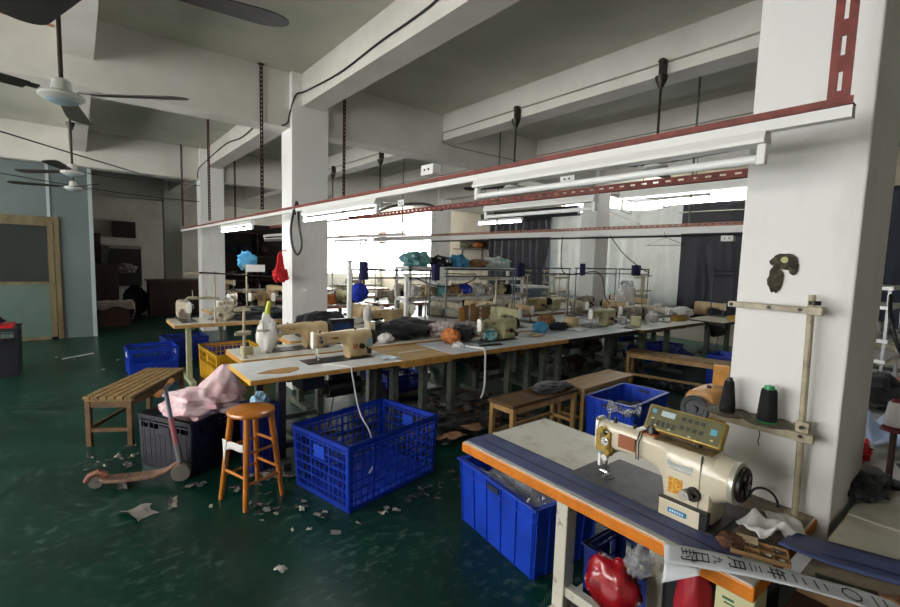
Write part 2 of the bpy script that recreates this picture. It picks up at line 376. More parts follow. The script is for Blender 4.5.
def make_machine(name, label, m, group=None, wheelm=None, hero=False, plate=whiteplate):
    t = thing(name, label, 'sewing machine', group=group)
    mb = MB(); mb.box(-.11, .43 if hero else .46, -.088, .088, 0, .007); mb.cyl((0, -.005, .007), (0, -.005, .009), .03, n=16); mb.box(-.045, -.012, -.03, .02, .007, .009)
    mb.build('bed', bedmetal, t, bevel=.002)
    machine_body(hero).build('body', m, t, smooth=40)
    mb = MB(); mb.loft([rsec(-.05, .022, .118, .232), rsec(-.047, .03, .108, .24), rsec(-.036, .03, .108, .24)]); mb.build('face_plate', plate, t)
    mb = MB(); mb.cyl((0, -.012, .02), (0, -.012, .125), .0045, n=8); mb.cyl((-.012, .006, .045), (-.012, .006, .26), .005, n=8); mb.cyl((0, -.012, .012), (0, -.012, .04), .0018, n=6)
    mb.build('needle_bar', chrome, t)
    mb = MB(); mb.box(-.012, .004, -.022, .014, .0095, .014); mb.box(-.008, 0, .0, .012, .014, .05); mb.cyl((-.02, -.02, .03), (.012, -.02, .03), .006, n=8); mb.build('presser_foot', chrome, t)
    mb = MB(); mb.cyl((.012, -.036, .165), (.012, -.056, .165), .016, .016, 16); mb.cyl((.012, -.056, .165), (.012, -.064, .165), .009, .007, 12); mb.cyl((.012, -.036, .198), (.012, -.05, .198), .008, n=10); mb.tube([(.0, -.04, .15), (-.004, -.062, .18), (.0, -.05, .215), (.0, -.035, .2)], .0025, 6)
    mb.build('thread_tension', chrome, t)
    MB().cyl((.02, .0, .228), (.02, 0, .25), .008, .005, 10).build('pressure_screw', darkmetal, t); MB().cyl((.1, 0, .229), (.1, 0, .243), .006, n=10).build('thread_pin', darkmetal, t); MB().cyl((.33, 0, .233), (.33, 0, .25), .012, .01, 14).build('oil_cap', darkmetal, t)
    cz = .16
    if not hero:
        mb = MB(); mb.lathe((0, 0, cz), [(.0, .455), (.042, .456), (.044, .475), (.05, .48), (.062, .483), (.066, .49), (.066, .502), (.06, .508), (.046, .506), (.04, .5), (.018, .5), (.016, .512), (0, .513)], 24, 'x')
        mb.build('handwheel', wheelm or darkmetal, t)
    mb = MB(); mb.cyl((.355, -.07, .105), (.355, -.084 if hero else -.092, .105), .024, .022, 20); mb.cyl((.355, -.092, .105), (.355, -.098, .105), .008, n=10); mb.build('stitch_dial', darkmetal, t)
    if hero: return t
    mb = MB(); mb.bar((.40, -.07, .09), (.40, -.11, .075), .012, .014); mb.box(.385, .425, -.118, -.106, .045, .085); mb.build('reverse_lever', darkmetal, t, bevel=.003)
    if not hero:
        MB().box(.275, .318, -.0755, -.071, .085, .125).build('maker_plate', brownplate, t)
        mb = MB(); xx = .1
        for i in range(6):
            mb.box(xx, xx+.007, -.0478, -.042, .18, .194 if i % 2 else .19); xx += .0105
        mb.build('lettering', brownplate, t)
    return t
# clutter prototypes ------------------------------------------------
TH = .76
def make_table(name, label, L, D, top, edge, group=None, leg=legmetal, under=True, thick=.045, lx=None, foot=.02, bar=True):
    """work table: origin at floor, centre; long side along x, operator side -y"""
    t = thing(name, label, 'table', group=group); a, b = L/2, D/2; z1 = TH
    MB().box(-a+.004, a-.004, -b+.004, b-.004, z1-thick, z1).build('tabletop', top, t, bevel=.003, smooth=0)
    mb = MB(); e = .012
    mb.box(-a, a, -b, -b+e, z1-thick-.002, z1-.003); mb.box(-a, a, b-e, b, z1-thick-.002, z1-.003); mb.box(-a, -a+e, -b+e, b-e, z1-thick-.002, z1-.003); mb.box(a-e, a, -b+e, b-e, z1-thick-.002, z1-.003)
    mb.build('edge_banding', edge, t, bevel=.004, smooth=0)
    lx = lx or (a-.2 if L > .9 else a-.12)
    lxs = lx if isinstance(lx, tuple) else (-lx, lx); lx = lxs[1]
    for x in lxs:
        mb = MB()
        mb.box(x-.03, x+.03, -.035, .035, .055, z1-thick-.03); mb.box(x-.03, x+.03, -b+.06, b-.06, z1-thick-.03, z1-thick-.002); mb.box(x-.03, x+.03, -b+foot, b-.02, 0.0, .055)
        mb.build('leg', leg, t, bevel=.004, smooth=0)
    if bar: MB().box(lxs[0]+.03, lxs[1]-.03, -.02, .02, .12, .165).build('stretcher', leg, t, smooth=0)
    if under:
        mb = MB(); mb.cyl((lx-.45, .04, .52), (lx-.16, .04, .52), .075, n=18); mb.box(lx-.42, lx-.2, .0, .08, .59, z1-thick-.002); mb.cyl((lx-.5, .04, .52), (lx-.45, .04, .52), .04, n=14)
        mb.build('motor', darkmetal, t)
        mb = MB(); mb.box(-.2, .12, -.03, .2, .17, .185); mb.cyl((.09, .04, .18), (.14, .04, .46), .006, n=6)
        mb.build('treadle', darkmetal, t, bevel=.003)
        mb = MB(); mb.box(lxs[0]+.12, lxs[0]+.3, -.12, .1, .58, z1-thick-.002); mb.build('control_box', black_plastic, t, bevel=.005)
    return t
def make_stand(name, label, m=rodmetal, h=.72, w=.42, group=None):
    """thread stand: post on the table, top bar along y... bars along x"""
    t = thing(name, label, 'thread stand', group=group)
    mb = MB(); mb.cyl((0, 0, 0), (0, 0, h), .011, n=10); mb.cyl((0, 0, 0), (0, 0, .02), .03, .02, 12); mb.build('post', m, t)
    mb = MB(); mb.box(-w+.05, .05, -.009, .009, h-.035, h-.012)
    mb.build('guide_bar', m, t)
    for i in range(3 if w > .2 else 1): MB().tube([(-w+.08+i*.1, 0, h-.03), (-w+.08+i*.1, 0, h-.05), (-w+.09+i*.1, 0, h-.058), (-w+.1+i*.1, 0, h-.05)], .002, 5).build('thread_hook', m, t)
    mb = MB(); mb.box(-w+.05, .05, -.01, .01, h*.48-.012, h*.48+.012)
    for x in (-w+.12, -w+.27): mb.lathe((x, 0, h*.48+.012), [(0, 0), (.055, 0), (.058, .006), (.05, .008), (0, .006)], 16); mb.cyl((x, 0, h*.48), (x, 0, h*.48+.1), .004, n=6)
    mb.build('spool_tray', m, t); return t
def cone(name, label, m, base=None, r=.032, h=.13, group=None, r2=None):
    t = thing(name, label, 'thread cone', group=group)
    r2 = r*.62 if r2 is None else r2
    mb = MB(); mb.lathe((0, 0, 0), [(0, .006), (r*.95, .006), (r, .012), (r*.98, .03), (r2*1.03, h-.008), (r2*.9, h), (0, h)], 22); mb.build('thread', m, t)
    MB().lathe((0, 0, 0), [(0, 0), (r*.98, 0), (r*1.0, .006), (0, .006)], 18).build('cone_base', base or conegreen, t); MB().lathe((0, 0, h), [(0, 0), (r2*.72, 0), (r2*.62, .012), (0, .013)], 16).build('cone_tip', base or conegreen, t)
    return t
def bench(name, label, L, W, Hh, top, legm, slats=0, rz=0, loc=(0, 0, 0), group=None):
    t = thing(name, label, 'bench', loc, rz, group); mb = MB()
    if slats:
        g = .012; w = (W-g*(slats-1))/slats
        for i in range(slats): y = -W/2+i*(w+g); mb.box(-L/2, L/2, y, y+w, Hh-.022, Hh)
        for x in (-L/2+.04, 0, L/2-.04): mb.box(x-.02, x+.02, -W/2, W/2, Hh-.045, Hh-.022)
    else: mb.box(-L/2, L/2, -W/2, W/2, Hh-.028, Hh)
    mb.build('seat', top, t, bevel=.003, smooth=0)
    for sx in (-1, 1):
        for sy in (-1, 1):
            x, y = sx*(L/2-.035), sy*(W/2-.025); MB().box(x-.019, x+.019, y-.019, y+.019, 0, Hh-(.045 if slats else .028)).build('leg', legm, t, bevel=.002, smooth=0)
    mb = MB(); hz = Hh-(.045 if slats else .028)
    for sx in (-1, 1):
        x = sx*(L/2-.035); mb.box(x-.012, x+.012, -W/2+.044, W/2-.044, .12, .15); mb.box(x-.012, x+.012, -W/2+.044, W/2-.044, hz-.05, hz)
    for sy in (-1, 1):
        y = sy*(W/2-.025); mb.box(-L/2+.054, L/2-.054, y-.01, y+.01, hz-.055, hz)
        if sy > 0: mb.box(-L/2+.054, L/2-.054, y-.01, y+.01, .13, .16)
    mb.build('stretcher', legm, t, smooth=0); return t
def crate(name, label, cat, W, D, Hh, m, loc, rz, nx=10, ny=7, nz=5, group=None, solidh=0., panelm=None, tape=.04, text=False):
    """lattice crate with rim, posts, slats"""
    t = thing(name, label, cat, loc, rz, group)
    def P(x, y, z):
        k = 1-tape*(1-z/Hh); return (x*k, y*k, z)
    def bx(mb, x0, x1, y0, y1, z0, z1):
        mb.add([P(x, y, z) for z in (z0, z1) for y in (y0, y1) for x in (x0, x1)], [(0, 2, 3, 1), (4, 5, 7, 6), (0, 1, 5, 4), (2, 6, 7, 3), (0, 4, 6, 2), (1, 3, 7, 5)])
    a, b = W/2, D/2; mb = MB(); th = .005; rim = .035
    for s in (-1, 1):
        bx(mb, -a, a, s*b-th*1.5, s*b+th*1.5, Hh-rim, Hh); bx(mb, s*a-th*1.5, s*a+th*1.5, -b, b, Hh-rim, Hh)
        mb.box(-a-.012, a+.012, s*b-.012, s*b+.012, Hh-.006, Hh); mb.box(s*a-.012, s*a+.012, -b, b, Hh-.006, Hh)
    mb.build('rim', m, t, smooth=0)
    mb = MB(); z0 = 0
    for s in (-1, 1):
        for q in (-1, 1): bx(mb, s*a-(.03 if s > 0 else 0), s*a+(0 if s > 0 else .03), q*b-th, q*b+th, 0, Hh-rim); bx(mb, s*a-th, s*a+th, q*b-(.03 if q > 0 else 0), q*b+(0 if q > 0 else .03), 0, Hh-rim)
        for i in range(1, nx): x = -a+W*i/nx; wd = .014 if i % 4 == 0 else .006; bx(mb, x-wd/2, x+wd/2, s*b-th, s*b+th, 0, Hh-rim)
        for i in range(1, ny): y = -b+D*i/ny; wd = .014 if i % 4 == 0 else .006; bx(mb, s*a-th, s*a+th, y-wd/2, y+wd/2, 0, Hh-rim)
        for k in range(nz+1):
            z = (Hh-rim)*k/(nz+.4)+.002; h = .012 if k else .03
            bx(mb, -a, a, s*b-th*.8, s*b+th*.8, z, z+h); bx(mb, s*a-th*.8, s*a+th*.8, -b, b, z, z+h)
    if solidh: 
        for s in (-1, 1): bx(mb, -a, a, s*b-.003, s*b+.003, 0, solidh); bx(mb, s*a-.003, s*a+.003, -b, b, 0, solidh)
    mb.build('side_lattice', m, t, smooth=0)
    mb = MB(); bx(mb, -a+.002, a-.002, -b+.002, b-.002, .008, .014)
    mb.build('base', m, t, smooth=0)
    for s in (-1, 1):
        mb = MB(); bx(mb, s*a-.008, s*a+.008, -.055, .055, Hh*.66, Hh*.83); bx(mb, s*a-.01, s*a+.01, -.07, .07, Hh*.64, Hh*.665)
        mb.build('handle', panelm or m, t, smooth=0)
    return t
def tub(name, label, W, D, Hh, m, loc, rz, ribs=5, group=None, cat='crate', lattice=False):
    t = thing(name, label, cat, loc, rz, group)
    a, b = W/2, D/2; k0 = .93
    def P(x, y, z): k = k0+(1-k0)*z/Hh; return (x*k, y*k, z)
    def q(mb, x0, x1, y0, y1, z0, z1): mb.add([P(x, y, z) for z in (z0, z1) for y in (y0, y1) for x in (x0, x1)], [(0, 2, 3, 1), (4, 5, 7, 6), (0, 1, 5, 4), (2, 6, 7, 3), (0, 4, 6, 2), (1, 3, 7, 5)])
    mb = MB(); th = .006
    for s in (-1, 1): q(mb, -a, a, s*b-th/2, s*b+th/2, 0, Hh); q(mb, s*a-th/2, s*a+th/2, -b, b, 0, Hh)
    q(mb, -a, a, -b, b, 0, .008); mb.build('shell', m, t, smooth=0)
    mb = MB()
    for s in (-1, 1):
        mb.box(-a-.016, a+.016, s*b-.016, s*b+.016, Hh-.012, Hh); mb.box(s*a-.016, s*a+.016, -b, b, Hh-.012, Hh)
        q(mb, -a-.006, a+.006, s*(b+.006)-.004, s*(b+.006)+.004, Hh-.075, Hh-.066); q(mb, s*(a+.006)-.004, s*(a+.006)+.004, -b, b, Hh-.075, Hh-.066)
    mb.build('rim', m, t, bevel=.002, smooth=0)
    mb = MB()
    for s in (-1, 1):
        for i in range(ribs+1):
            x = -a+.01+(W-.02)*i/ribs; q(mb, x-.004, x+.004, s*b-.011, s*b+.011, 0, Hh-.02)
            y = -b+.01+(D-.02)*i/ribs; q(mb, s*a-.011, s*a+.011, y-.004, y+.004, 0, Hh-.02)
    mb.build('rib', m, t, smooth=0)
    for s in (-1, 1):
        mb = MB(); mb.box(s*a-.012, s*a+.012, -.05, .05, Hh-.06, Hh-.03); mb.build('hand_hole', matgroove, t, smooth=0)
    return t
def cloth(name, label, cat, c, r, m, seed=1., amp=.35, fr=2.6, flat=None, group=None, nu=30, nv=18, rz=0, kind=None):
    mb = MB(); mb.blob((0, 0, 0), r, nu, nv, amp, fr, seed, None if flat is None else flat-c[2])
    o = mb.build(name, m, smooth=60); o.location = c; o.rotation_euler = (0, 0, math.radians(rz)); return tag(o, label, cat, group, kind)
# ---------------------------------------------------------------- work table beside the near pillar (runs along Y)
F1 = make_table('sewing_table', 'long work table with orange wood edge and blue mat strip, beside the big white pillar', 1.205, .59, laminate_grey, orange_edge, leg=legwhite, lx=.215, under=False)
F1.location = (1.665, .985, 0); F1.rotation_euler = (0, 0, -PI/2)
mb = MB(); mb.box(-.598, .53, -.268, -.125, TH, TH+.004); o = mb.build('blue_mat', steelblue, F1, bevel=.001, smooth=0)
mb = MB(); mb.box(-.555, .53, -.212, -.204, TH+.004, TH+.005); mb.box(-.598, .49, -.124, -.117, TH, TH+.003); mb.build('groove', matgroove, o, smooth=0)
MB().box(-.06, .46, -.125, .14, TH, TH+.0025).build('metal_plate', bedmetal, F1, smooth=0)
MB().box(.30, .595, -.125, .29, TH, TH+.002).build('stained_end', laminate_brown, F1, smooth=0)
# hero machine
M1 = make_machine('sewing_machine', 'cream industrial sewing machine with control panel and blue label, beside the big white pillar', cream, hero=True)
M1.location = (1.605, .975, TH+.003); M1.rotation_euler = (0, 0, -PI/2)
mb = MB(); mb.loft([rsec(.36, .0735, .06, .2375, pw=.6), rsec(.39, .0725, .07, .236, pw=.7), rsec(.42, .069, .086, .232, pw=.85), rsec(.447, .066, .096, .228, pw=1.)]); mb.build('motor_housing', cream, M1)
mb = MB(); mb.lathe((0, 0, .162), [(0, .446), (.066, .446), (.068, .45), (.068, .461), (.062, .464), (.0, .464)], 32, 'x'); mb.build('housing_ring', mat('satin_ring', 'B9B6A6', .35, metal=.4), M1)
mb = MB(); mb.lathe((0, 0, .162), [(0, .464), (.054, .464), (.056, .467), (.055, .476), (.05, .479), (.046, .473), (.02, .473), (.018, .482), (0, .483)], 32, 'x'); hw = mb.build('handwheel', darkmetal, M1)
mb = MB()
for i in range(4):
    a = PI*i/2+.5; mb.cyl((.473, .032*math.cos(a), .162+.032*math.sin(a)), (.478, .032*math.cos(a), .162+.032*math.sin(a)), .011, n=12)
mb.cyl((.483, 0, .162), (.487, 0, .162), .01, n=12); mb.build('wheel_boss', bedmetal, hw)
mb = MB(); mb.box(.252, .405, -.09, -.068, .002, .06); mb.build('lower_cover', cream, M1, bevel=.003)
mb = MB(); mb.box(.385, .408, -.0925, -.066, .004, .062); mb.box(.25, .405, -.091, -.07, .0602, .064); mb.build('cover_recess', black_plastic, M1)
MB().box(.285, .345, -.092, -.0895, .022, .038).build('blue_label', blueplate, M1, smooth=0)
mb = MB()
for i, x in enumerate((.291, .299, .307, .315, .323, .331)): mb.box(x, x+.005, -.0926, -.0919, .026, .034)
mb.build('label_lettering', mat('label_white', 'D8EAF4', .5), M1, smooth=0)
MB().box(.272, .318, -.0735, -.0705, .082, .134).build('orange_sticker', stickerorange, M1, smooth=0)
mb = MB(); mb.cyl((.335, -.07, .1), (.335, -.102, .1), .0165, n=24); mb.cyl((.335, -.102, .1), (.335, -.106, .1), .006, n=10); mb.build('stitch_knob', mat('grey_knob', 'B4B2AA', .4), M1)
mb = MB(); mb.box(.3695, .3715, -.0738, -.06, .065, .236); mb.build('seam', bedmetal, M1, smooth=0)
# faint pale blue writing on the arm: strokes too worn to read
mb = MB(); xx = .262
for i, hgt in enumerate((.016, .012, .012, .01, .012, .012, .014, .012, .016)):
    mb.box(xx, xx+.0065, -.0735, -.0712, .172, .172+hgt); xx += .0095
for i in range(12): mb.box(.27+i*.0062, .274+i*.0062, -.0735, -.0712, .161, .166)
mb.build('arm_lettering', blueink, M1, smooth=0)
MB().box(.062, .128, -.0445, -.03, .158, .206).build('brown_plate', brownplate, M1)
mb = MB(); mb.tube([(.14, -.05, .14), (.137, -.052, .2), (.138, -.03, .236), (.14, .02, .237)], .0022, 6); mb.tube([(.15, -.052, .14), (.148, -.054, .2), (.148, -.03, .238), (.15, .02, .239)], .0022, 6); mb.build('cable_tie', black_rubber, M1)
mb = MB(); mb.box(-.03, .03, -.05, -.036, .12, .2); mb.cyl((-.03, -.04, .235), (-.03, -.04, .24), .01, n=10); mb.cyl((-.005, -.04, .205), (-.005, -.062, .205), .014, .012, 14); mb.cyl((.03, -.045, .13), (.03, -.07, .13), .019, .014, 16); mb.box(-.052, -.045, -.02, .02, .13, .15)
mb.build('head_mechanism', brass, M1, bevel=.002)
mb = MB(); mb.cyl((.02, -.05, .105), (.02, -.066, .105), .013, n=12); mb.box(-.016, -.004, -.05, -.035, .06, .11); mb.build('lamp_and_guard', whiteplate, M1, bevel=.002)
mb = MB(); mb.cyl((.17, 0, .232), (.17, 0, .262), .024, .018, 18); mb.cyl((.17, 0, .262), (.17, 0, .268), .012, n=12); mb.build('black_button', black_plastic, M1)
MB().box(.14, .21, -.03, .03, .2345, .238).build('rust_patch', mat('orange_rag', 'C05A2C', .6), M1)
mb = MB(); mb.box(.2, .39, -.055, .05, .2345, .239); mb.build('top_cover', mat('dusty_brown_top', '8A7755', .5, c2='5D4E38', scale=24), M1, bevel=.002)
# control panel on top
cp = MB(); R = Matrix.Rotation(math.radians(-28), 3, 'X')
cp.cbox((.27, .02, .287), (.262, .03, .092), R); cpo = cp.build('control_panel', brass, M1, bevel=.006)
def onp(mb, x, z, w, h, d=.0162): mb.cbox(V((.27, .02, .287))+R @ V((x, -d, z)), (w, .003, h), R)
mb = MB(); onp(mb, 0, 0, .246, .078, .0152); mb.build('panel_face', panelface, cpo)
mb = MB(); onp(mb, -.055, .02, .048, .02); mb.build('display', lcd, cpo)
mb = MB()
for i in range(4):
    for j in range(2): onp(mb, .0+i*.021, .02-j*.03, .014, .014)
for i in range(5): onp(mb, -.1+i*.018, -.018, .012, .02)
mb.build('buttons', mat('button_dark', '34342C', .4), cpo)
for q in ((-.105, .022, .014), (.1, .004, .02)):
    mb = MB(); onp(mb, q[0], q[1], q[2], q[2], .0166); mb.build('blue_button', mat('button_blue', '5FA8BC', .4), cpo)
mb = MB()
for x, z in ((-.105, -.005), (-.09, -.028), (.1, -.024), (-.04, -.03), (.03, -.034)): onp(mb, x, z, .008, .005, .0166)
mb.build('panel_mark', mat('panel_cream', 'D8D2A0', .4), cpo)
mb = MB(); mb.bar((.22, .02, .235), (.22, .028, .26), .02, .015); mb.bar((.32, .02, .235), (.32, .028, .26), .02, .015); mb.build('panel_bracket', darkmetal, M1)
# things on the table
def sheetpoly(mb, pts, z, t=.0012): mb.prism(pts, lambda a, b, d: (a, b, z+d), 0, t)
mb = MB()
def rag(c, w, h, rz, amp, seed, z0):
    def fn(a, b):
        x, y = (a-.5)*w, (b-.5)*h; n = noise.noise(V((a*3+seed, b*3, seed))); x2 = x*math.cos(rz)-y*math.sin(rz); y2 = x*math.sin(rz)+y*math.cos(rz)
        return (c[0]+x2, c[1]+y2, z0+amp*(.5+n)*(.4+.6*math.sin(PI*a)))
    return fn
def ragobj(name, label, cat, c, w, h, rz, amp, seed, z0, m, group=None, solid=.0015, nu=18, nv=14):
    mb = MB(); mb.grid(rag((0, 0), w, h, math.radians(rz), amp, seed, 0), nu, nv); o = mb.build(name, m, smooth=70, solid=solid); o.location = (c[0], c[1], z0); return tag(o, label, cat, group)
ragobj('tissue', 'crumpled white tissue lying under the handwheel of the cream machine', 'paper', (1.70, .455), .15, .10, -30, .05, 2.2, TH+.004, paper, solid=.001)
ragobj('tissue', 'flat greyish paper sheet between the handwheel tissue and the thread stand post', 'paper', (1.80, .44), .13, .09, 35, .02, 5.1, TH+.004, paper, solid=.001)
# open box of bobbins and cards
t = thing('bobbin_box', 'open brown box of small parts behind the paper strip', 'box', (1.545, .43, TH+.004), -68)
t.scale = (.72, .72, .55)
mb = MB(); W2, D2 = .1, .055
mb.box(-W2, W2, -D2, D2, 0, .004)
for s in (-1, 1): mb.box(-W2, W2, s*D2-.002, s*D2+.002, 0, .024); mb.box(s*W2-.002, s*W2+.002, -D2, D2, 0, .024)
for i in range(1, 4): mb.box(-W2+i*.05-.001, -W2+i*.05+.001, -D2, D2, 0, .02)
mb.box(-W2, W2, -.001, .001, 0, .02); mb.build('tray', cardboard, t, smooth=0)
for i, (x, y) in enumerate(((-.075, -.03), (-.025, .028), (.03, -.02), (.07, .03), (.075, -.03))): MB().cyl((x, y, .005), (x, y, .016), .011, n=12).build('bobbin', chrome, t)
mb = MB(); mb.cbox((-.04, .055, .024), (.08, .05, .002), Matrix.Rotation(.2, 3, 'X')); mb.build('card', mat('old_card', 'CBB593', .7), t)
cloth('leather_scraps', 'small heap of brown leather scraps beside the open box of parts', 'scraps', (1.53, .50, TH+.012), (.045, .035, .012), mat('dark_leather', '54382A', .8, c2='8A6248', scale=30), 4., .5, 4, flat=TH+.004, kind='stuff')
# second table continuing past the pillar
F2 = make_table('sewing_table', 'grey-topped work table past the pillar end with a blue rubber strip', 1.2, .54, laminate_grey, benchdark, leg=legwhite, under=False)
MB().box(-.595, .0, -.262, -.05, TH, TH+.0015).build('stained_front', laminate_brown, F2, smooth=0)
F2.location = (1.795, -.27, 0); F2.rotation_euler = (0, 0, -PI/2)
F2b = make_table('sewing_table', 'dusty grey work table behind the near pillar, holding a black machine', 1.2, .7, laminate_grey, laminate_grey, leg=legmetal, under=False)
F2b.location = (2.78, -.02, 0); F2b.rotation_euler = (0, 0, PI/2)
F2c = make_table('side_table', 'narrow grey table filling the gap along the side of the near pillar', .9, .34, laminate_grey, laminate_grey, leg=legmetal, under=False)
F2c.location = (2.24, -.12, 0); F2c.rotation_euler = (0, 0, PI/2)
t = thing('wooden_box', 'dark brown wooden box standing under the end of the grey-topped table', 'box', (1.66, .275, 0)); MB().box(-.16, .2, -.07, .07, 0, .64).build('case', mat('dark_brown_box', '3A261A', .7, c2='2A1B13'), t, bevel=.004, smooth=0); MB().box(-.165, .205, -.075, .075, .64, .66).build('lid', mat('dark_brown_lid', '4A3222', .6), t, smooth=0)
# blue strip draped along F2
mb = MB()
def strip2(a, b):
    y = .40-a*1.0; x = 1.60+a*.36+b*.15; return (x-1.6, y, .006+.004*noise.noise(V((a*6, b*2, 1)))+(.02*(1-b)*max(0, .12-a)/.12))
mb.grid(strip2, 30, 6); o = mb.build('rubber_mat', steelblue, smooth=60, solid=.004); o.location = (1.6, 0, TH+.002); tag(o, 'long blue rubber strip lying across the grey table past the pillar', 'mat')
mb = MB(); mb.grid(lambda a, b: (0+.055+a*.36+b*.008, .36-a*.96, .0135+.004*noise.noise(V((a*6, .4, 1)))), 24, 1); mb.build('fold_line', matgroove, o, smooth=60, solid=.001)
# shears and scrap line on F2's front
t = thing('scissors', 'brown-handled tailor scissors lying below the blue rubber strip', 'scissors', (1.58, .2, TH+.003), -70)
mb = MB(); mb.bar((-.1, 0, .004), (.03, .01, .004), .014, .004); mb.bar((-.1, .014, .006), (.03, .0, .006), .012, .003); mb.build('blade', darkmetal, t)
mb = MB()
for s in (-1, 1): mb.tube([(.03, .0, .006), (.06, s*.012, .008), (.09, s*.03, .008), (.11, s*.022, .008), (.1, s*.008, .008), (.06, s*.006, .008)], .004, 6)
mb.build('handle', mat('scissor_handle', '6E4A30', .5), t)
# paper seal strip with vertical date
pa, pb = V((1.315, .60, TH+.006)), V((1.64, -.0, TH+.012)); d = (pb-pa); Ls = d.length; d.normalize(); nrm = V((0, 0, 1)).cross(d)  # +side
sp = thing('paper_strip', 'white paper seal strip with black handwritten date draped over the orange edge', 'paper strip', tuple(pa))
def pos(s, c, lift=0.):
    p = d*s+nrm*c
    return V((p.x, p.y, .012*math.sin(PI*min(1, s/Ls))+.006*math.sin(s*9+c*20)+lift))
mb = MB(); mb.grid(lambda a, b: pos(a*Ls, (b-.5)*.088), 40, 6)
mb.grid(lambda a, b: pos(a*.09, -.044) + V((-.028*b, -.01*b, -.045*b*(1-a*.9))), 8, 3)
mb.build('strip', stripmat, sp, smooth=70, solid=.0008)
glyphs = '封日九月三年二二〇二'
slots = [.06, .095, .135, .18, .225, .272, .325, .372, .435, .495]
sizes = [1.0, .95, .62, 1.05, .75, 1.1, .8, .8, 1.05, .8]
for g, sl, szz in zip(glyphs, slots, sizes):
    cu = bpy.data.curves.new('txt', 'FONT'); cu.body = g; cu.size = .062*szz; cu.align_x = 'CENTER'; cu.align_y = 'CENTER'; cu.extrude = .0003; cu.resolution_u = 2
    to = bpy.data.objects.new('txt', cu); COL.objects.link(to); bpy.context.view_layer.update()
    me = bpy.data.meshes.new_from_object(to.evaluated_get(bpy.context.evaluated_depsgraph_get())); bpy.data.objects.remove(to)
    # glyph up (+y) points along the strip, towards the far end of the writing
    for v_ in me.vertices:
        p = pos(sl+v_.co.y*.72, -v_.co.x, .0022+v_.co.z); v_.co = p
    me.materials.clear(); me.materials.append(ink); go = bpy.data.objects.new('character', me); COL.objects.link(go); go.parent = sp
# pole with thread stand on the pillar side
t = thing('thread_stand', 'cream pipe thread stand fixed to the table in front of the white pillar', 'thread stand', (1.885, .432, TH+.002))
mb = MB(); mb.cyl((0, 0, 0), (0, .014, .76), .0105, n=16); mb.cyl((0, 0, 0), (0, 0, .008), .03, n=16); mb.build('post', rodmetal, t)
mb = MB(); mb.box(-.01, .01, -.022, .262, .698, .718); mb.box(-.015, .015, -.02, .022, .694, .722); mb.build('top_arm', rodmetal, t, bevel=.002)
mb = MB()
for y in (.25, .13, .04): mb.cyl((-.016, y, .708), (.016, y, .708), .006, n=10)
mb.cyl((0, .005, .727), (0, .005, .74), .017, n=14); mb.build('bolt', darkmetal, t)
mb = MB(); mb.box(-.03, -.012, -.035, .285, .272, .30); mb.box(-.018, .015, -.018, .02, .266, .335); mb.build('tray_arm', rodmetal, t, bevel=.002)
for y in (.235, .105): 
    mb = MB(); mb.lathe((-.01, y, .302), [(0, 0), (.068, .0), (.076, .007), (.071, .009), (.064, .004), (0, .004)], 28); mb.cyl((-.01, y, .30), (-.01, y, .42), .004, n=8); mb.build('spool_plate', mat('dusty_plate', '6E6654', .7, c2='4E4738', scale=20), t)
mb = MB()
for z in (.29, .32): mb.cyl((-.026, 0, z), (-.036, 0, z), .006, n=10)
mb.tube([(-.022, .12, .272), (-.024, .118, .25), (-.022, .122, .232), (-.02, .118, .215)], .0018, 5); mb.build('clamp_bolt', darkmetal, t)
def conep(label, loc, **k):
    c = cone('thread_cone', label, threadblack, **k); c.location = loc; return c
conep('slim black thread cone on the pillar stand, nearer the table corner', (1.875, .665, TH+.306), r=.026, h=.12, base=black_plastic)
conep('black thread cone with a green core top on the pillar stand', (1.875, .537, TH+.306), r=.031, h=.118, r2=.024)
mb = MB(); mb.tube([(1.90, .53-.045*math.cos(PI*i/14), TH+.006+.05*math.sin(PI*i/14)) for i in range(15)], .0045, 8); o = mb.build('cable', black_rubber); tag(o, 'short black cable arching on the table behind the pillar stand post', 'cable')
# broken socket hole and marks on the pillar face
t = thing('broken_socket', 'broken electrical socket with a small ring in a hole in the white pillar', 'socket', (1.935, .548, 1.62))
mb = MB(); mb.blob((0, 0, .01), (.006, .042, .028), 16, 8, .35, 3, 3.); mb.blob((0, .022, -.055), (.005, .024, .042), 16, 8, .45, 3, 8.); mb.blob((0, -.03, -.012), (.005, .014, .024), 12, 8, .4, 3, 9.); mb.build('hole', hole, t)
mb = MB(); mb.lathe((-.007, -.003, .016), [(.006, 0), (.011, 0), (.011, .004), (.006, .004)], 18, 'x'); mb.build('ring', mat('olive_ring', '9A9A48', .4), t)
# machine behind F1 seen over the control panel: table + machine
F3 = make_table('sewing_table', 'white-topped table just behind the near table, holding a tan machine', 1.2, .5, laminate, orange_edge, leg=legmetal, under=False)
F3.location = (2.62, .965, 0)
mtan = make_machine('sewing_machine', 'tan machine showing its handwheel end just behind the control panel', mat('orange_tan_enamel', 'B98C55', .4, c2='A9763A', scale=9), wheelm=mat('grey_wheel', '3A3C3F', .4, metal=.3))
mtan.location = (2.80, .985, TH); mtan.rotation_euler = (0, 0, math.radians(183))
t = thing('wood_block', 'honey-coloured wooden block standing on the tan machine', 'block', (2.56, .95, TH+.243), 25); MB().cbox((0, 0, .05), (.05, .07, .1), Matrix.Rotation(.0, 3, 'Y')).build('block', woodblock, t, bevel=.003)
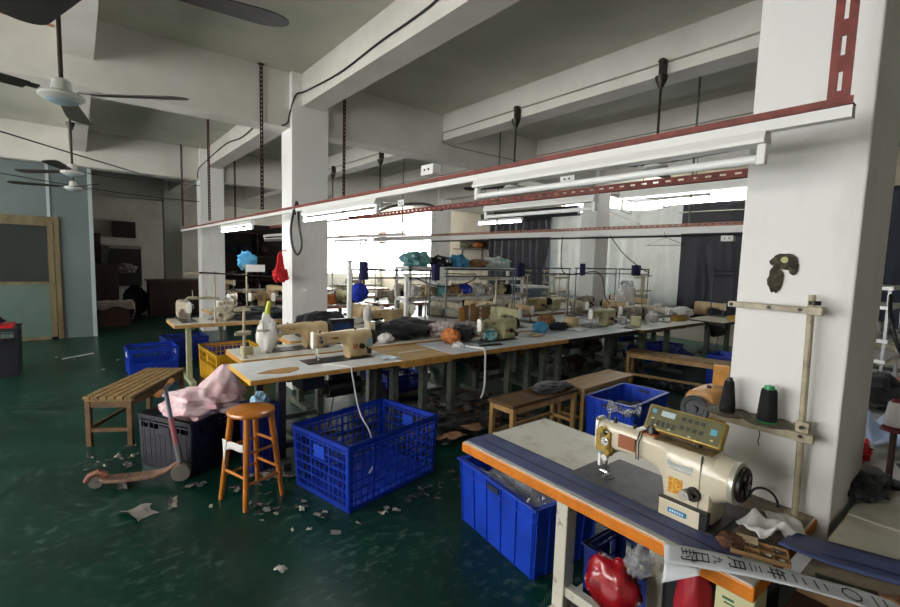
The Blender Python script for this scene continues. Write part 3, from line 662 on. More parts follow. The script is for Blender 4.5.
# floor items under F1
tb = tub('storage_tub', 'ribbed royal blue tub under the far end of the near table', .46, .68, .39, bluesolid, (1.99, 1.73, 0), -7, ribs=5)
ragobj('plastic_bag', 'clear plastic bag spilling inside the royal blue tub', 'bag', (1.93, 1.73), .3, .5, 0, .1, 3.3, .30, clearbag, nu=20, nv=20)
mb = MB(); mb.tube([(1.76, 1.5, .396), (1.738, 1.49, .395), (1.736, 1.487, .3), (1.742, 1.48, .2), (1.748, 1.47, .12), (1.752, 1.476, .07)], .006, 6); mb.tube([(1.738, 1.495, .36), (1.742, 1.50, .25), (1.75, 1.487, .1)], .004, 5)
tag(mb.build('ribbon', whitecloth), 'white ribbon hanging down the corner of the royal blue tub', 'ribbon')
t = thing('plastic_bag', 'clear bag of red cloth hanging under the near table', 'bag', (1.50, .86, .43))
mb = MB(); mb.blob((0, 0, 0), (.07, .105, .10), 28, 18, .25, 2.2, 2.); mb.build('contents', redbag, t, smooth=70)
mb = MB(); mb.blob((.01, -.09, .13), (.035, .045, .05), 20, 12, .6, 3., 5.); mb.tube([(.0, -.06, .08), (.0, -.09, .16), (.01, -.09, .24), (.01, -.1, .285)], .012, 6); mb.build('knotted_top', clearbag, t, smooth=70)
cloth('cloth_roll', 'upright roll of dark red cloth under the near table edge', 'cloth', (1.46, .565, .52), (.055, .055, .17), mat('deep_red_cloth', '9C0E22', .6), 3., .12, 2)
t = thing('electrical_box', 'cream electrical box with a dark green label under the table corner', 'box', (1.46, .44, .40)); MB().box(-.05, .05, -.05, .05, 0, .3).build('case', mat('cream_box', 'CFCBA0', .5), t, bevel=.004)
mb = MB(); mb.box(-.052, -.0495, .0, .03, .262, .268); mb.box(-.052, -.0495, -.03, .025, .25, .254); mb.build('label_mark', mat('green_ink', '1E6A50', .5), t)
t = thing('motor_unit', 'pale green motor housing with black cover beneath the near table', 'motor', (1.70, .57, .16)); MB().box(-.12, .12, -.15, .15, 0, .16).build('housing', mat('pale_green_enamel', 'A8AD94', .5), t, bevel=.01); MB().box(-.13, .1, -.14, .14, .162, .40).build('cover', black_plastic, t, bevel=.01)
t = crate('plastic_crate', 'dark blue crate standing under the middle of the near table', 'crate', .30, .27, .36, bluedark, (1.86, .985, 0), 90, 8, 6, 4)
# ---------------------------------------------------------------- the middle row of tables (front edge y = 3.07)
def put(o, x, y, rz=0, z=0): o.location = (x, y, z); o.rotation_euler = (0, 0, math.radians(rz)); return o
YM = 3.365
T1 = put(make_table('sewing_table', 'white table with orange edge behind the round stool and blue lattice crate', 1.21, .58, laminate, gold_edge, leg=legdark, lx=(-.31, .525), thick=.035, foot=.14), 1.475, YM)
mb = MB(); mb.box(-.607, -.598, -.285, .285, TH-.037, TH-.003); mb.build('lit_end', lit_edge, T1, smooth=0)  # light on the table's end put into the edging colour
T2 = put(make_table('sewing_table', 'short pale wooden table with thick honey edge in the middle row', .52, .6, plywood, gold_edge, leg=legmetal, under=False, thick=.06, lx=.16), 2.33, YM)
T3 = put(make_table('sewing_table', 'white table holding the sage machine and a coil of white ribbon', 1.27, .6, laminate_blue, gold_edge, leg=legmetal, lx=.4, under=True), 3.23, YM)
T4 = put(make_table('sewing_table', 'narrow white table with wooden front between two longer tables', .4, .6, laminate, gold_edge, leg=legmetal, under=False, lx=.13), 4.07, YM)
T5 = put(make_table('sewing_table', 'long pale blue-white table right of the narrow one, above the plywood bench', 1.44, .6, laminate_blue, darkmetal, leg=legmetal), 5.0, YM)
T5['label'] = 'long pale blue-white table after the narrow one, above the plywood bench'
T6 = put(make_table('sewing_table', 'far white table with dark wood edge holding a small yellow box', 1.8, .62, laminate, benchdark, leg=legmetal, lx=.35, under=False), 6.68, 3.31)
# items on row
M2 = put(make_machine('sewing_machine', 'tan machine with white face plate on the table behind the stool', tan), 1.47, 3.40, 0, TH)
mb = MB(); mb.box(-.10, .09, -.0890, .0, .0075, .009); mb.build('cover_plate', bedmetal, M2, smooth=0)
MB().box(.40, .452, -.080, -.06, .10, .17).build('grey_plate', mat('grey_blue_plate', '8E9AA2', .4), M2)
put(thing('pattern_piece', 'brown cardboard pattern piece lying at the end of the white table', 'pattern piece'), 1.12, 3.22, 8, TH+.001)
o = MB().prism([(-.16, .03), (-.06, .075), (.1, .07), (.15, .03), (.13, -.02), (.03, -.075), (-.02, -.06)], lambda a, b, d: (a, b, d), 0, .004).build('card', mat('pattern_card', 'B98A55', .7, c2='A57743', scale=8)); o.parent = bpy.data.objects['pattern_piece']
mb = MB(); mb.box(-.18, .14, -.012, .012, 0, .003); o = mb.build('wooden_ruler', mat('pale_ruler', 'D8D5C9', .5)); put(o, 2.38, 3.36, 4, TH+.002); tag(o, 'pale ruler lying across the short wooden table', 'ruler')
ragobj('paper_sheet', 'pale blue folded paper beside the tan machine on the white table', 'paper', (2.03, 3.20), .16, .1, -20, .015, 4, TH+.004, mat('pale_blue_paper', 'C7D8DE', .6))
def ribbon(label, pts, m=whitecloth, w=.012, name='ribbon'):
    mb = MB(); P = [V(p) for p in pts]; secs = []
    # smooth the path
    Q = []
    for i in range(len(P)-1):
        a, b, c, d = P[max(i-1, 0)], P[i], P[i+1], P[min(i+2, len(P)-1)]
        for k in range(5):
            t = k/5; Q.append(.5*((2*b)+(c-a)*t+(2*a-5*b+4*c-d)*t*t+(3*b-a-3*c+d)*t**3))
    Q.append(P[-1])
    mb.tube(Q, w/2, 6); o = mb.build(name, m, smooth=80); return tag(o, label, 'ribbon' if name == 'ribbon' else 'cable')
ribbon('white ribbon running off the white table into the blue lattice crate', [(1.46, 3.27, TH+.006), (1.54, 3.15, TH+.008), (1.59, 3.07, TH+.006), (1.60, 3.048, .7), (1.61, 2.95, .45), (1.65, 2.85, .3), (1.66, 2.80, .1), (1.58, 2.76, .03)], w=.012)
mb = MB()
for i in range(9):
    a = i*2.4; mb.tube([(.07*math.cos(a+k*.5)*(1-.05*i), .05*math.sin(a+k*.5), .008+.004*i+.006*math.sin(k)) for k in range(8)], .006, 5)
o = put(mb.build('ribbon_coil', whitecloth), 2.86, 3.30, 0, TH); tag(o, 'tangled coil of white ribbon beside the orange cloth roll', 'ribbon')
ribbon('white ribbon hanging from the coil over the table edge towards the bench', [(2.9, 3.25, TH+.02), (2.95, 3.15, TH+.012), (2.975, 3.058, TH+.004), (2.98, 3.048, .62), (2.975, 3.04, .45), (2.97, 3.05, .36), (2.95, 3.06, .30)], w=.022)
M3 = put(make_machine('sewing_machine', 'sage cream machine with white face plate on the white middle table', sage), 3.27, 3.42, 0, TH)
cloth('cloth_bundle', 'blue and white cloth tucked under the sage machine arm', 'cloth', (3.42, 3.44, TH+.05), (.07, .07, .055), tealcloth, 3., .4, flat=TH+.004)
cloth('cloth_roll', 'orange-brown cloth roll beside the ribbon coil', 'cloth', (2.92, 3.5, TH+.075), (.085, .11, .075), orangecloth, 6., .3, flat=TH+.004)
cloth('cloth_bundle', 'black cloth heap beside the orange-brown roll on the white table', 'cloth', (3.10, 3.55, TH+.08), (.14, .12, .085), blackcloth, 8., .4, flat=TH+.004)
o = put(MB().box(-.14, .12, -.03, .03, 0, .012).build('metal_tool', darkmetal, bevel=.004), 3.22, 3.22, -8, TH+.001); tag(o, 'dark flat metal tool lying before the sage machine', 'tool')
for k, (x, y, lb) in enumerate(((5.36, 3.52, 'dusty machine seen head on at the pale blue table'), (6.25, 3.62, 'dusty machine beyond the pale blue table, nearer the plastic sheets'))):
    put(make_machine('sewing_machine', lb, sage if k == 0 else dusty), x, y, 0, TH)
t = put(thing('storage_box', 'small yellow box on the far white table', 'box'), 7.33, 3.28, -6, TH+.002); MB().box(-.14, .14, -.06, .06, 0, .06).build('carton', mat('mustard_box', 'B58F33', .5), t, bevel=.003); MB().box(-.11, .1, -.04, .04, .06, .09).build('lid', mat('mustard_lid', '9C7A2A', .5), t, bevel=.003)
t = put(thing('storage_box', 'small yellow box beyond the edge of the white pillar', 'box'), 8.35, 2.95, -6, TH+.002); MB().box(-.13, .13, -.08, .08, 0, .07).build('carton', mat('mustard_box', 'B58F33', .5), t, bevel=.003)
cloth('cloth_bundle', 'white machine cover heap at the far end of the middle row', 'cloth', (7.85, 3.5, TH+.08), (.22, .16, .1), whitecloth, 4, .35, flat=TH+.004)
T7 = put(make_table('sewing_table', 'dark-edged table at the far end, partly hidden by the white pillar', 1.2, .62, laminate_grey, darkmetal), 8.35, 3.1)
cloth('cloth_bundle', 'crumpled clear plastic on the long pale blue table', 'bag', (5.9, 3.5, TH+.05), (.2, .14, .06), clearbag, 5., .5, flat=TH+.004)
# ---- back-to-back row behind
U1 = put(make_table('sewing_table', 'dusty table behind the white table, holding a white-draped machine', .95, .54, laminate_grey, gold_edge, leg=legmetal, under=False), 1.46, 3.99)
U2 = put(make_table('sewing_table', 'grey-topped table with wooden front holding a black cloth heap', 1.35, .5, laminate_grey, gold_edge, leg=legmetal, under=False), 2.75, 3.99)
U3 = put(make_table('sewing_table', 'table in the second row carrying patterned cloth', 1.1, .56, laminate, gold_edge, leg=legmetal), 4.1, 4.02)
U4 = put(make_table('sewing_table', 'pale blue cutting table in the second row, carrying clear plastic clutter', 1.9, .9, laminate_blue, legwhite, leg=legmetal), 5.75, 4.25)
U5 = put(make_table('sewing_table', 'white cutting table in the second row near the pale sheets', 1.7, .8, laminate, legwhite, leg=legmetal), 7.7, 4.2)
mu = put(make_machine('sewing_machine', 'tan machine wrapped in white cloth in the second row', tan), 1.34, 4.0, 0, TH)
cloth('cloth_cover', 'white cloth cover hanging over the head of the second-row machine', 'cloth', (1.245, 3.955, TH+.15), (.075, .085, .17), whitecloth, 3., .35, 2.4)
o = put(MB().cyl((0, 0, 0), (.02, 0, .13), .026, .016, 14).build('bottle', greenyellow), 1.255, 3.98, 0, TH+.31); tag(o, 'yellow-green bottle standing on the white-draped machine', 'bottle')
t = put(thing('bobbin_winder', 'cream bobbin winder box at the end of the dusty table', 'winder'), 1.08, 3.95, 10, TH+.001); MB().box(-.04, .04, -.04, .04, 0, .07).build('case', sage, t, bevel=.004); MB().cyl((0, 0, .07), (0, 0, .1), .02, .015, 14).build('wheel', darkmetal, t)
put(make_stand('thread_stand', 'short cream thread stand at the front of the dusty table', h=.42, w=.12), 1.02, 3.80, 0, TH)
put(make_machine('sewing_machine', 'tan machine in the second row beside the square pillar foot', tan), 1.75, 4.05, 0, TH) if False else None
cloth('cloth_bundle', 'white cloth scrap on the dusty second-row table', 'cloth', (1.75, 4.0, TH+.045), (.08, .07, .05), whitecloth, 9., .4, flat=TH+.002)
cloth('cloth_bundle', 'black cloth hanging heap against the foot of the square pillar', 'cloth', (1.98, 4.52, .87), (.30, .12, .15), blackcloth, 4., .3, flat=TH+.003)
cloth('cloth_bundle', 'wide black cloth heap on the grey-topped table', 'cloth', (2.70, 4.02, TH+.095), (.36, .18, .11), blackcloth, 12., .35, flat=TH+.003)
cloth('cloth_bundle', 'white cloth knot in front of the wide black cloth heap', 'cloth', (2.36, 3.84, TH+.045), (.08, .055, .05), whitecloth, 5., .35, flat=TH+.003)
cloth('cloth_bundle', 'patterned white and brown cloth spread beside the orange-brown roll', 'cloth', (3.25, 3.95, TH+.07), (.36, .2, .09), patterncloth, 7., .35, flat=TH-.02)
put(make_table('sewing_table', 'grey table in the third row, before the foot of the square pillar', 1.7, .54, laminate_grey, gold_edge, leg=legmetal), 2.45, 4.64)
put(make_machine('sewing_machine', 'tan machine standing behind the black cloth heap', tan), 2.6, 4.64, 0, TH)
t = put(thing('control_unit', 'cream upright control box beside the tan machine in the second row', 'control box'), 2.28, 4.02, 0, TH+.002); MB().box(-.035, .035, -.05, .05, 0, .2).build('case', cream, t, bevel=.004); MB().box(-.02, .02, -.053, -.049, .1, .17).build('display', sage, t)
t = put(thing('monitor', 'small dark blue screen behind the tan machine', 'screen'), 1.98, 4.05, 0, TH+.002); MB().box(-.13, .13, -.03, .03, .04, .24).build('case', black_plastic, t, bevel=.01); MB().box(-.09, .09, -.033, -.029, .07, .2).build('display', mat('blue_screen', '24406E', .2), t); MB().box(-.05, .05, -.05, .05, 0, .04).build('foot', black_plastic, t)
for i, (x, z0, z1, lb) in enumerate(((2.14, TH, 1.55, 'tall white post on the second row, nearer the square pillar'), (2.83, TH+.08, 1.42, 'shorter white post rising from behind the black cloth heap'))):
    t = put(thing('white_post', lb, 'post'), x, 4.2, 0, 0); MB().box(-.018, .018, -.018, .018, z0+.001, z1).build('upright', fixwhite, t); MB().box(-.05, .05, -.02, .02, z1, z1+.02).build('cap', fixwhite, t)
cb = put(thing('cardboard_sheet', 'tall cardboard pattern pieces standing behind the sage machine', 'cardboard'), 3.78, 4.12, 0, TH)
for i in range(6):
    MB().cbox((-.2+i*.085, .02*(i % 2), .14+.01*(i % 3)), (.075, .006, .28+.02*(i % 3)), Matrix.Rotation(.05*(i-2), 3, 'Y')).build('sheet', (cardboard, woodblock)[i == 0], cb)
# far left row (y about 6.1 - 6.8)
W1 = put(make_table('sewing_table', 'table with brown edge in front of the second white pillar, blue crate beneath', 1.25, .62, laminate_grey, benchleg, leg=mat('sage_leg', '9BA07E', .5), under=False, bar=False, lx=(-.43, .44)), 1.46, 6.42)
dusts = [(1.02, 6.35, 'dusty machine at the end of the brown-edged table', 90), (1.38, 6.5, 'second dusty machine on the brown-edged table, behind the thread stand', 60)]
for x, y, lb, rz in dusts: put(make_machine('sewing_machine', lb, dusty), x, y, rz, TH)
cloth('cloth_bundle', 'dusty cream machine cover on the brown-edged table', 'cloth', (1.42, 6.3, TH+.09), (.13, .12, .1), mat('dusty_cover', 'B5AC98', .8, c2='8C836E', scale=18), 3., .5, 3, flat=TH+.003)
cloth('cloth_bundle', 'long black cloth heap on the brown-edged table', 'cloth', (1.85, 6.3, TH+.06), (.35, .2, .09), blackcloth, 15., .4, flat=TH+.002)
put(make_stand('thread_stand', 'cream thread stand on the brown-edged table before the second white pillar', h=.62, w=.36), 1.28, 6.17, 0, TH)
W2 = put(make_table('sewing_table', 'table behind the brown-edged one, piled with tan machine heads', 1.3, .6, laminate_grey, benchleg, leg=legmetal), 2.1, 7.6)
for i, (x, y, rz) in enumerate(((1.75, 7.5, 70), (2.1, 7.6, 40), (2.4, 7.5, 80))):
    put(make_machine('sewing_machine', ('tan', 'second tan', 'third tan')[i]+' machine head piled behind the brown-edged table, counting from the second pillar', tan), x, y, rz, TH)
put(make_stand('thread_stand', 'leaning cream rod stand between the two square pillars', h=.7, w=.1), 1.75, 6.55, 0, TH)
W3 = put(make_table('shelf_table', 'cream low shelf against the square pillar', .55, .4, cream, gold_edge, leg=legwhite, under=False, lx=.2), 2.55, 6.6)
# ---- rack of cloths beyond pillar A
def rack(name, label, L, W, zs, m, group=None):
    t = thing(name, label, 'rack', group=group)
    for s in (-1, 1):
        for q in (-1, 1): MB().box(s*L/2-.02, s*L/2+.02, q*W/2-.02, q*W/2+.02, 0, zs[-1]+.02).build('upright', m, t, smooth=0)
    for z in zs:
        MB().box(-L/2-.02, L/2+.02, -W/2-.02, W/2+.02, z-.03, z+.02).build('shelf_board', m, t, smooth=0)
    return t
rk = put(rack('cloth_rack', 'white shelving rack with teal and blue cloths on its top board', 2.6, .4, (.45, .95, 1.29, 1.46), fixwhite), 5.4, 6.35)
for i, (x, dz, r, m, lb) in enumerate(((4.35, .1, (.26, .16, .13), tealcloth, 'teal cloth bundle on the white rack top, at its end by the bright window'), (4.85, .08, (.2, .16, .1), mat('black_white_cloth', '1E1E24', .9, c2='D8D8D8', scale=10, mix=(.55, .6)), 'black and white cloth on the white rack top'), (5.25, .09, (.18, .15, .12), bluecloth, 'sky blue cloth bundle on the white rack top'), (6.15, .09, (.35, .16, .1), mat('pale_teal_white', 'D7DEDC', .8, c2='58A5A0', scale=9, mix=(.5, .6)), 'pale bundle of teal and white cloth at the far end of the rack'), (5.7, .07, (.2, .15, .08), browncloth, 'brown cloth bundle on the white rack top'))):
    cloth('cloth_bundle', lb, 'cloth', (x, 6.35, 1.48+dz), r, m, i*3+1., .45, 3, flat=1.482)
for i in range(9):
    m = (whitecloth, tan, tealcloth, browncloth, royalcloth, whitecloth, patterncloth, sage, blackcloth)[i]
    cloth('cloth_bundle', 'folded cloths crammed on the lower boards of the white rack', 'cloth', (4.3+i*.28, 6.35, 1.0+.07), (.13, .15, .1), m, i+20., .4, 3, flat=.971, group='cloths on the lower rack board')
hang = put(thing('hanging_bag', 'royal blue bag hanging from a thread stand near the tall white post', 'bag'), 2.3, 4.3, 0, 1.18)
mb = MB(); mb.blob((0, 0, .05), (.1, .06, .1), 20, 12, .3, 3, 2.); mb.build('bag_body', royalcloth, hang); MB().tube([(-.02, 0, .13), (0, 0, .24), (.02, 0, .13)], .006, 5).build('strap', royalcloth, hang)
hb = put(thing('hanging_bag', 'clear plastic bag with a red cloth hanging from the bar by the square pillar', 'bag'), 2.38, 4.3, 0, 1.0)
hb['label'] = 'white twisted plastic bag hanging beside the royal blue bag'
MB().blob((.03, 0, .0), (.045, .03, .1), 16, 12, .3, 3, 5.).build('bag_body', whitecloth, hb)
# red bag hung at pillar A's corner
rb = put(thing('hanging_bag', 'bright red cloth bag hanging by the edge of the square pillar', 'bag'), 1.77, 5.28, 0, 1.38)
MB().blob((0, 0, 0), (.085, .05, .08), 20, 14, .5, 3, 7.).build('bag_body', redcloth, rb); mb = MB(); mb.loft([[(x+.0, y, z) for x, y in ((-w, -.012), (w, -.012), (w, .012), (-w, .012))] for w, z in ((.05, .05), (.035, .13), (.028, .2), (.015, .25))]); mb.tube([(0, 0, .24), (.02, 0, .27), (.06, .0, .28), (.07, 0, .26)], .005, 6); mb.build('strap', redcloth, rb)
t = put(thing('hanging_rod', 'dark horizontal rod with hooks between the red bag and the leaning rod stand', 'rod'), 1.6, 5.5, 0, 1.36); MB().cyl((-.55, .3, .02), (.3, -.05, -.02), .009, n=8).build('bar', darkmetal, t)
t = put(thing('storage_box', 'small white box on the rod frame beside the red bag', 'box'), 1.6, 5.62, -20, 1.40); MB().box(-.1, .1, -.05, .05, 0, .08).build('carton', paper, t)
cloth('hanging_cloth', 'sky blue cloth hung high beside the second white pillar', 'cloth', (1.93, 7.2, 1.5), (.13, .08, .13), bluecloth, 7., .4, 3)
# ---- benches, stool, crates, scooter (front)
bench('bench', 'slatted wooden bench at the aisle, in front of the far blue crate', 1.02, .36, .42, benchwood, benchdark, slats=6, rz=59, loc=(.40, 5.0, 0))
bench('bench', 'small wooden bench with black cloth on it, before the middle row', .92, .28, .44, benchdark, benchleg, rz=2, loc=(3.15, 2.67, 0))
bench('bench', 'plywood bench behind the small blue crate', .96, .3, .435, plywood, benchleg, rz=3, loc=(4.14, 2.70, 0))
bench('bench', 'long wooden bench near the far table and white pillar', 1.35, .28, .45, benchwood, benchleg, rz=104, loc=(6.05, 2.72, 0))
cloth('cloth_bundle', 'flat black cloth lying on the small wooden bench', 'cloth', (3.38, 2.68, .462), (.24, .12, .035), blackcloth, 9., .4, flat=.442)
cloth('shoe_heap', 'dark shoes and scraps under the long far bench', 'shoes', (6.03, 2.74, .05), (.1, .38, .06), mat('dark_scrap_blue', '23262E', .9, c2='6F747C', scale=16, mix=(.5, .6)), 9., .5, 4, flat=.002, kind='stuff')
st = thing('stool', 'round orange wooden stool with white tape tied round its legs', 'stool', (.845, 3.09, 0), 18)
mb = MB(); mb.lathe((0, 0, .565), [(0, 0), (.125, 0), (.142, .008), (.146, .02), (.142, .032), (.13, .038), (0, .038)], 40); mb.build('seat', stoolwood, st)
tops = [(.085*c, .085*s) for c, s in ((1, 1), (-1, 1), (-1, -1), (1, -1))]; bots = [(.135*c, .135*s) for c, s in ((1, 1), (-1, 1), (-1, -1), (1, -1))]
for (a, b), (c, d) in zip(tops, bots): MB().cyl((c, d, 0), (a, b, .57), .016, .021, 14).build('leg', stoolwood, st)
def lp(i, z): k = z/.57; return V((bots[i][0]*(1-k)+tops[i][0]*k, bots[i][1]*(1-k)+tops[i][1]*k, z))
for i in range(4):
    j = (i+1) % 4; z = .2 if i % 2 else .16; MB().cyl(lp(i, z), lp(j, z), .009, n=10).build('rung', stoolwood, st)
    z = .38 if i % 2 else .35; MB().cyl(lp(i, z), lp(j, z), .009, n=10).build('rung', stoolwood, st)
mb = MB(); p, q = lp(1, .36), lp(2, .41)
mb.grid(lambda a, b: p.lerp(q, a)+V((-.024, 0, -.03+.05*b+.012*math.sin(a*5))), 10, 3); mb.grid(lambda a, b: p+V((-.026, .015-.05*a*(1-b)-.02*b, .05-.2*b*(1-.3*a))), 4, 8); mb.build('white_tape', whitecloth, st, solid=.002, smooth=70)
crate('plastic_crate', 'large royal blue lattice crate standing before the white table', 'crate', .84, .60, .44, blueplas, (1.60, 2.90, 0), 12.5, 16, 12, 6, panelm=bluelight, tape=.05)
tub('plastic_crate', 'small royal blue crate with plastic on its corner beside the plywood bench', .74, .44, .40, bluesolid, (4.0, 2.27, 0), 5, ribs=6)
cloth('cloth_bundle', 'dark cloth lying inside the small royal blue crate', 'cloth', (4.0, 2.27, .24), (.28, .16, .06), mat('dark_scrap_blue', '23262E', .9), 2., .4)
ragobj('plastic_bag', 'clear plastic hanging over the corner of the small royal blue crate', 'bag', (3.62, 2.08), .1, .28, 15, .1, 2., .33, clearbag)
crate('plastic_crate', 'deep blue crate at the end of the slatted bench', 'crate', .56, .44, .34, blueplas, (.73, 7.3, 0), 2, 12, 8, 4, solidh=.16, panelm=fixwhite, tape=.03)
crate('plastic_crate', 'dark navy crate behind the deep blue crate at the brown-edged table', 'crate', .55, .42, .36, bluedark, (1.2, 7.85, 0), 5, 8, 6, 4, solidh=.3)
crate('plastic_crate', 'yellow crate with dark lettering band behind the white table', 'crate', .62, .86, .42, yellowplas, (1.51, 6.25, 0), 2, 12, 14, 5, solidh=.22, tape=.03)
crate('plastic_crate', 'blue crate behind the yellow crate at the brown-edged table', 'crate', .5, .36, .34, blueplas, (1.6, 7.02, 0), 0, 8, 6, 4, solidh=.2)
crate('plastic_crate', 'black basket heaped with a pink bag beside the stool', 'basket', .54, .54, .40, blackplas, (.68, 3.97, 0), 30, 10, 10, 5, solidh=.3)
crate('plastic_crate', 'dark crate with a red lid against the office panel', 'crate', .6, .5, .6, blackplas, (-.92, 8.0, 0), 0, 8, 6, 8, solidh=.4)
o = put(MB().box(-.2, .26, -.2, .2, 0, .03).build('red_lid', redplas, bevel=.006), -.92, 8.0, 0, .602); tag(o, 'bright red lid on top of the dark crate', 'lid')
cloth('cloth_bundle', 'dark cloth on the red lid by the office panel', 'cloth', (-.95, 8.05, .68), (.16, .14, .07), darkblue, 3., .4, flat=.634)
tub('plastic_tub', 'slim blue bin under the end of the white table by the stool', .2, .2, .5, bluedark, (1.02, 3.50, 0), 8, ribs=3)
cloth('plastic_bag', 'pale blue plastic bag in the slim bin under the table end', 'bag', (1.01, 3.47, .53), (.06, .06, .06), mat('pale_blue_bag', '9CC6DE', .35), 3., .4)
tub('plastic_tub', 'blue tub on the floor beyond the edge of the white pillar', .5, .4, .42, bluesolid, (6.95, 2.5, 0), 5)
crate('plastic_crate', 'blue crate beneath the far white table', 'crate', .5, .38, .36, blueplas, (7.35, 3.50, .002), 0, 8, 6, 4, solidh=.2)
crate('plastic_crate', 'blue crate beneath the short wooden table', 'crate', .46, .3, .34, bluedark, (2.75, 4.2, .002), 0, 8, 6, 4, solidh=.2)
t = cloth('plastic_bag', 'pink and white plastic sack slumped over the black basket', 'bag', (.72, 3.93, .44), (.27, .25, .12), pinkcloth, 4., .4, 2.6, nu=44, nv=28)
def sack(a, b):
    th = 2*PI*a; r0 = .18*(1-b)**.8+.022; q = 1+.22*noise.noise(V((math.cos(th)*2, math.sin(th)*2, b*3)))+.1*math.sin(th*7+b*3)*(1-b*.5)
    return (.10+.06*b+r0*q*math.cos(th), -.02+r0*q*math.sin(th)*.8, .02+.27*b)
mb = MB(); mb.grid(sack, 48, 16); o = mb.build('gathered_top', pinkcloth, t, smooth=80)
# scooter
sc = thing('kick_scooter', 'dusty child kick scooter lying along the floor before the black basket', 'scooter', (.29, 3.705, 0), -20)
mb = MB(); mb.loft([[(x, y, z) for y, z in ((-w, z0), (w, z0), (w, z0+.022), (-w, z0+.022))] for x, w, z0 in ((-.24, .03, .055), (-.2, .05, .045), (-.08, .055, .042), (.08, .055, .045), (.15, .045, .065), (.2, .035, .10), (.25, .03, .115))]); mb.build('deck', greyscoot, sc, bevel=.005)
mb = MB()
for i in range(9): mb.box(-.17+i*.026, -.158+i*.026, -.042, .042, .064, .067)
mb.build('grip_tread', mat('tread', '6C5444', .8), sc)
def wheel(x, r, nm='wheel', y=0.):
    mb = MB(); mb.lathe((x, y, r+.001), [(r*.6, -.014), (r*.92, -.014), (r, -.008), (r, .008), (r*.92, .014), (r*.6, .014)], 28, 'y')
    for i in range(6):
        a = PI*i/3; mb.bar((x, y, r+.001), (x+r*.7*math.cos(a), y, r+.001+r*.7*math.sin(a)), .012, .008)
    mb.cyl((x, y-.017, r+.001), (x, y+.017, r+.001), .012, n=12); return mb
wheel(.245, .062, y=-.03).build('wheel', mat('grey_wheel_rubber', '6A665E', .7), sc); wheel(.245, .062, y=.03).build('wheel', mat('grey_wheel_rubber', '6A665E', .7), sc); wheel(-.265, .045).build('wheel', mat('grey_wheel_rubber', '6A665E', .7), sc)
mb = MB(); mb.tube([(-.2, 0, .085), (-.25, 0, .11), (-.3, 0, .09), (-.32, 0, .05)], .022, 8); mb.build('rear_fender', mat('rusty_fender', '7E4A34', .6), sc)
mb = MB(); mb.cyl((.24, 0, .11), (.215, 0, .26), .022, .02, 14); mb.build('steering_tube', mat('scoot_grey', '77787A', .5), sc)
MB().cyl((.215, 0, .26), (.185, 0, .45), .018, n=14).build('red_tube', pinkscoot, sc); MB().cyl((.185, 0, .45), (.155, 0, .66), .014, n=14).build('upper_tube', mat('scoot_steel', '8C939C', .35, metal=.6), sc)
MB().cyl((.155, -.09, .665), (.155, .09, .665), .011, n=10).build('handlebar', darkmetal, sc)
for s in (-1, 1): MB().cyl((.155, s*.09, .665), (.155, s*.19, .67), .017, n=14).build('handle_grip', mat('orange_grip', 'A8672F', .6), sc)
# floor scraps
random.seed(3)
mb = MB()
for i in range(420):
    x, y = random.uniform(2.1, 3.7), random.uniform(2.98, 4.4); lo = False
    if random.random() < .09: x, y = random.uniform(.15, 1.2), random.uniform(3.2, 4.3); lo = True
    if lo and abs(x-.68) < .42 and abs(y-3.97) < .42: continue
    h = 0 if lo else .2*math.exp(-((x-2.8)**2+(y-3.4)**2)/.35)*random.random(); s = random.uniform(.03, .09); mb.m = random.choice((0, 0, 1, 1, 2, 2 if lo else 3)); rz = random.uniform(0, PI); sd = i*1.7; asp = random.uniform(.25, .8)
    def q(a, b):
        u, w = (a-.5)*2*s*(1+.5*noise.noise(V((b*3, sd, 0)))), (b-.5)*2*s*asp*(1+.5*noise.noise(V((a*3, sd, 4))))
        return (x+u*math.cos(rz)-w*math.sin(rz), y+u*math.sin(rz)+w*math.cos(rz), h+.004+.035*abs(noise.noise(V((a*2.5+sd, b*2.5, sd)))))
    mb.grid(q, 5, 4)
for i in range(130):
    x, y = random.choice(((random.uniform(.75, 1.25), random.uniform(2.7, 3.3)), (random.uniform(1.1, 2.2), random.uniform(2.35, 2.75)), (random.uniform(-.05, .45), random.uniform(4.1, 4.5)))); s = random.uniform(.008, .03); mb.m = random.choice((0, 1, 2)); sd = i*3.1; asp = random.uniform(.3, .9); rz = random.uniform(0, PI)
    if 1.12 < x < 2.1 and y > 2.42 + (x-1.25)*.2: continue
    mb.grid(lambda a, b: (x+(a-.5)*2*s*math.cos(rz)-(b-.5)*2*s*asp*math.sin(rz), y+(a-.5)*2*s*math.sin(rz)+(b-.5)*2*s*asp*math.cos(rz), .004+.02*abs(noise.noise(V((a*2.5+sd, b*2.5, sd))))), 3, 3)
o = mb.build('fabric_scraps', [scrapmat, blackcloth, mat('grey_scrap', '7D7A74', .9), browncloth], smooth=70); tag(o, 'heap of mixed fabric scraps under the middle row of tables', 'scraps', kind='stuff')
sp_ = [(1.0, 2.5), (1.15, 2.62), (.92, 2.55), (2.35, 2.75), (.6, 3.1), (.18, 4.3), (.1, 4.15), (.28, 4.25), (1.05, 2.75), (.75, 2.25), (.55, 5.9), (.2, 7.6), (-.3, 8.8), (-.1, 8.5), (.4, 8.2), (.9, 2.78), (1.45, 2.4)]
for i, (x, y) in enumerate(sp_):
    w_ = random.uniform(.03, .065); z = .006
    ragobj('paper_scrap', 'small white scrap lying on the green floor', 'scrap', (x, y), w_, w_*random.uniform(.35, .7), random.uniform(0, 180), .018, i*2.2, z, mat('scrap_white', 'A9A79C', .85), group='white scraps on the green floor', nu=6, nv=4)
